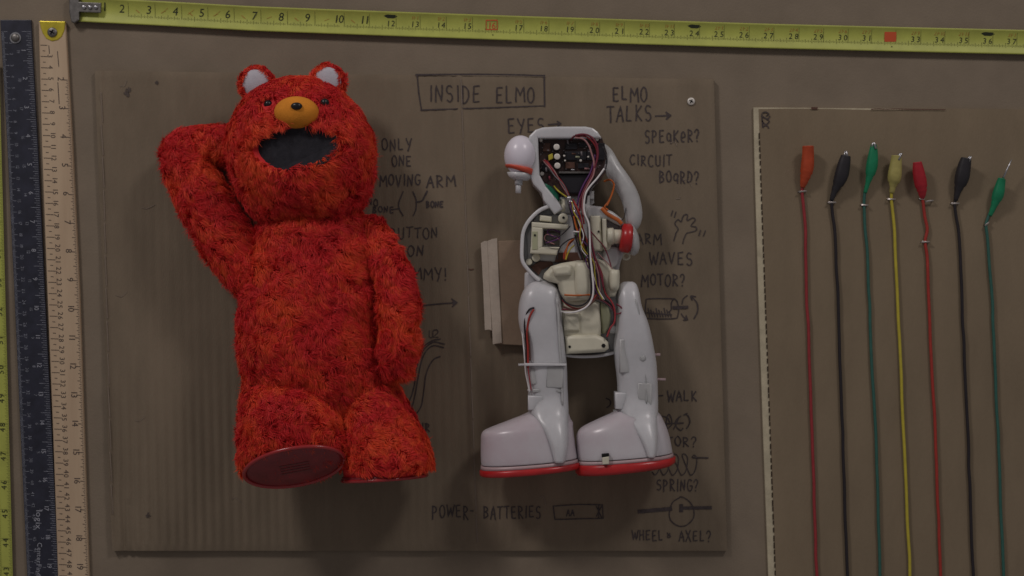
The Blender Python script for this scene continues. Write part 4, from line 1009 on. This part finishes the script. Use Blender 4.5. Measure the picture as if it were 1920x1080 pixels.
def lump(mbx, amp=3.5, sc=38):
    out = []
    for p in mbx.v:
        n_ = noise.noise_vector((p[0] / sc, p[1] / sc, p[2] / sc)); out.append((p[0] + n_[0] * amp, p[1] + n_[1] * amp, p[2] + n_[2] * amp * 1.6))
    mbx.v = out
def chain(q, P, flat=.9, n=28):
    D = smooth_path(P, 6)
    full = []
    e0 = np.array(D[0][:3]) - np.array(D[1][:3]); e0 /= np.linalg.norm(e0); e1 = np.array(D[-1][:3]) - np.array(D[-2][:3]); e1 /= np.linalg.norm(e1)
    for t in (.98, .85, .6, .3): full.append((*(np.array(D[0][:3]) + e0 * D[0][3] * t), D[0][3] * math.sqrt(1 - t * t)))
    full += D
    for t in (.3, .6, .85, .98): full.append((*(np.array(D[-1][:3]) + e1 * D[-1][3] * t), D[-1][3] * math.sqrt(1 - t * t)))
    rs = []
    for i, (x, y, h, r) in enumerate(full):
        a = np.array(full[max(i - 1, 0)][:3]); b = np.array(full[min(i + 1, len(full) - 1)][:3]); d = b - a; d /= np.linalg.norm(d)
        s_ = np.cross(d, (0, 0, 1.0)); s_ /= np.linalg.norm(s_) + 1e-9; u_ = np.cross(s_, d)
        rs.append((C(x, y, h), tuple(s_ * r), tuple(u_ * r * flat)))
    q.ellring(rs, n)
SH = 13   # the fibres stand about this far out of the cloth
# torso
q = MB(); q.rows(rows_c([(y, a + SH, b - SH, hc, hb) for y, a, b, hc, hb in [(392, 520, 650, 78, 40), (402, 492, 680, 78, 60), (430, 478, 705, 82, 70), (470, 466, 716, 86, 74), (520, 456, 716, 90, 78), (560, 448, 716, 94, 82), (600, 440, 720, 96, 84), (650, 442, 726, 96, 84), (700, 450, 736, 92, 80), (740, 462, 736, 86, 72), (765, 490, 715, 84, 60), (776, 530, 670, 80, 40)]]), 44, 2.2)
lump(q, 4); fur_on(q, 'torso', pl, 1.0, 16, bias=-.12)
# head
MC = (553, 276); MR = (78, 40)
q = MB(); q.rows(rows_c([(y, a + SH, b - SH, hc, hb) for y, a, b, hc, hb in [(154, 540, 590, 92, 20), (159, 508, 618, 92, 44), (170, 482, 640, 94, 60), (188, 458, 660, 98, 74), (210, 441, 682, 102, 86), (240, 426, 700, 106, 94), (270, 422, 706, 108, 97), (310, 426, 706, 108, 96), (345, 438, 702, 104, 90), (375, 450, 690, 98, 80), (400, 466, 672, 90, 64), (415, 495, 645, 84, 44)]]), 72, 2.25, 8)
def to_px(p):
    k = DIST / (DIST - p[2] * U); return 960 + (p[0] - 960) * k, 540 + (p[1] - 540) * k
def mouth_r(x, y): return math.hypot((x - MC[0]) / MR[0], (y - MC[1] + (x - MC[0]) * .05) / (MR[1] * (1.0 if y > MC[1] else .95)))
nv = []
for p in q.v:
    x, y = to_px(p); r = mouth_r(x, y)
    if p[2] > 100 and r < 1: p = (p[0], p[1], p[2] - 34 * (1 - r ** 3))
    nv.append(p)
q.v = nv
lump(q, 2.5, 45)
def head_front(x, y):
    k = 165
    # super-ellipse depth of the head at (x, y)
    rws = [(154, 540, 590, 92, 20), (170, 482, 640, 94, 60), (210, 441, 682, 102, 86), (240, 426, 700, 106, 94), (270, 422, 706, 108, 97), (310, 426, 706, 108, 96), (345, 438, 702, 104, 90), (400, 466, 672, 90, 64)]
    yy = [r[0] for r in rws]; g = lambda i: float(np.interp(y, yy, [r[i] for r in rws]))
    a, b = g(1) + SH, g(2) - SH; t = min(.999, abs((x - (a + b) / 2) / ((b - a) / 2)))
    return g(3) + g(4) * (1 - t ** 2.25) ** (1 / 2.25)
def skipm(P):
    k = DIST / (DIST - P[:, 2] * U); x = 960 + (P[:, 0] - 960) * k; y = 540 + (P[:, 1] - 540) * k
    rm = np.hypot((x - MC[0]) / MR[0], (y - MC[1] + (x - MC[0]) * .05) / MR[1]) < 1.01
    rz = np.hypot((x - 556) / 40, (y - 210) / 30) < .92
    re = (np.hypot(x - 503, y - 194) < 12) | (np.hypot(x - 609, y - 191) < 12)
    return (rm | rz | re) & (P[:, 2] > 100)
head = fur_on(q, 'head', pl, 1.05, 15, skipm)
# mouth lining
q = MB(); rings = []
for i in range(9):
    r = 1.09 - i / 8 * 1.06; ring = []
    for k in range(48):
        g = 2 * math.pi * k / 48; x = MC[0] + MR[0] * r * math.cos(g); y = MC[1] + MR[1] * r * math.sin(g) - MR[0] * r * math.cos(g) * .05
        fold = 5 * math.exp(-((y - MC[1] + 2) / 5) ** 2)
        ring.append(C(x, y, head_front(x, y) + 3.5 - 31 * (1 - min(1, r) ** 3) - fold))
    rings.append(ring)
q.rings(rings, cap=True); q.build('mouth_lining', M['fabric'], head)
# muzzle, nose and bead eyes
q = MB(); c = C(556, 211, 196); q.ball(c, (39, 28, 26), 36, 20); q.build('muzzle', M['orange'], head)
q = MB(); c = C(556, 199, 221); q.ball(c, (10, 6.5, 6), 20, 12); q.build('nose', M['nose'], head)
for x, y in ((503, 196), (609, 193)):
    q = MB(); q.ball(C(x, y, head_front(x, y) + 13), (8, 8, 8), 16, 10); q.build('bead_eye', M['nose'], head)
# ears
for x, y, lab in ((482, 158, 'left ear with pale lining'), (615, 154, 'right ear with pale lining')):
    q = MB(); c = np.array(C(x, y, 92)); q.ball(tuple(c), (30, 31, 17), 26, 14)
    def sk(P, c=c): return (np.hypot((P[:, 0] - c[0]) / 24, (P[:, 1] - c[1]) / 25) < .9) & (P[:, 2] > c[2])
    e = fur_on(q, 'ear', pl, 1.0, 9, sk, (0, -.2, 0), label=lab)
    q = MB(); q.ball(tuple(c + np.array((0, 0, 9))), (25.5, 26.5, 11), 26, 14); q.build('ear_lining', M['earpad'], e)
# arms
q = MB(); chain(q, [(347, 290, 66, 36), (355, 318, 70, 40), (378, 365, 76, 42), (410, 425, 84, 42), (446, 485, 88, 40), (478, 528, 88, 32)]); lump(q, 4)
ra = fur_on(q, 'arm', pl, 1.0, 16, None, (.2, .5, 0), label='raised arm bent at the elbow, reaching behind the head')
q = MB(); chain(q, [(349, 286, 66, 38), (385, 274, 62, 33), (425, 274, 58, 31), (460, 282, 54, 28)]); lump(q, 3)
fur_on(q, 'forearm', ra, 1.0, 15, None, (-.3, .2, 0))
q = MB(); chain(q, [(694, 430, 100, 20), (718, 470, 118, 24), (738, 522, 134, 28), (747, 575, 142, 30), (749, 610, 144, 28), (748, 648, 142, 32), (744, 678, 136, 27)]); lump(q, 3)
fur_on(q, 'arm', pl, 1.0, 16, None, (0, .6, 0), bias=.08, label='arm hanging straight down beside the body')
# legs
def leg_rings(q, L, n=40):
    q.ellring([(C(*c), a, b) for c, a, b in L], n)
q = MB(); leg_rings(q, [((540, 722, 92), (50, 0, 0), (0, 0, -50)), ((541, 738, 104), (74, 0, 0), (0, 10, -66)), ((545, 765, 118), (85, 0, 0), (0, 18, -74)), ((548, 800, 130), (89, -3, 0), (0, 26, -74)),
    ((549, 832, 142), (91, -7, 0), (0, 34, -62)), ((549, 856, 150), (94, -12, 0), (0, 40, -54)), ((550, 866, 153), (88, -14, 0), (0, 37, -47))]); lump(q, 3)
l1 = fur_on(q, 'leg', pl, 1.0, 14, lambda P: (P - np.array((549, 867, 153))) @ np.array((.03, .775, .632)) > -10, (0, .3, 0), bias=.13, label='leg lifted forward with its red sole turned to view')
sc = np.array(C(552, 874, 163)); sa = np.array((88, -16, 0)); sb = np.array((2, 37.5, -46)); sn = np.cross(sa, sb); sn /= np.linalg.norm(sn); sn = sn if sn[1] > 0 else -sn
q = MB(); q.ellring([(sc - sn * 4, sa * .98, sb * .98), (sc + sn * 1.5, sa * .98, sb * .98), (sc + sn * 3, sa * .9, sb * .9), (sc + sn * 3.4, sa * .5, sb * .5)], 56); so = q.build('sole', M['red_vinyl'], l1)
q = MB(); q.tube([tuple(sc + sn * 2 + sa * math.cos(g) + sb * math.sin(g)) for g in [2 * math.pi * k / 64 for k in range(65)]], 3.6, 10, 1); q.build('piping', M['red_piping'], so)
q = MB()
for r_ in (-.22, -.08, .06, .2):
    a0 = sc + sn * 4.0 + sb * r_; q.add([tuple(a0 - sa * .28), tuple(a0 + sa * .3), tuple(a0 + sa * .3 + sb * .06), tuple(a0 - sa * .28 + sb * .06)], [(0, 1, 2, 3)], False)
q.build('moulded_lines', M['sole_print'], so, recalc=False)
q = MB(); leg_rings(q, [((686, 705, 84), (36, 0, 0), (0, 0, -50)), ((692, 728, 86), (50, 0, 0), (0, 0, -62)), ((700, 760, 92), (58, 0, 0), (0, 3, -68)), ((708, 795, 98), (69, -3, 0), (0, 3, -74)), ((718, 832, 104), (76, -5, 0), (0, 4, -80)),
    ((724, 862, 108), (80, -5, 0), (0, 4, -82)), ((727, 880, 108), (80, -5, 0), (0, 4, -80)), ((722, 890, 108), (74, -4, 0), (0, 4, -76))]); lump(q, 3)
l2 = fur_on(q, 'leg', pl, 1.0, 12, lambda P: P[:, 1] > 862, (.2, .2, 0), bias=.16, label='leg standing straight with the foot turned sideways')
sc = np.array(C(721, 894, 108)); sa = np.array((76, -5, 0)); sb = np.array((0, 6, -77))
q = MB(); q.ellring([(sc - np.array((0, 5, 0)), sa, sb), (sc + np.array((0, 4, 0)), sa, sb)], 56); so = q.build('sole', M['red_vinyl'], l2)
q = MB(); q.tube([tuple(sc + np.array((0, 2, 0)) + sa * math.cos(g) + sb * math.sin(g)) for g in [2 * math.pi * k / 64 for k in range(65)]], 3.2, 10, 1); q.build('piping', M['red_piping'], so)
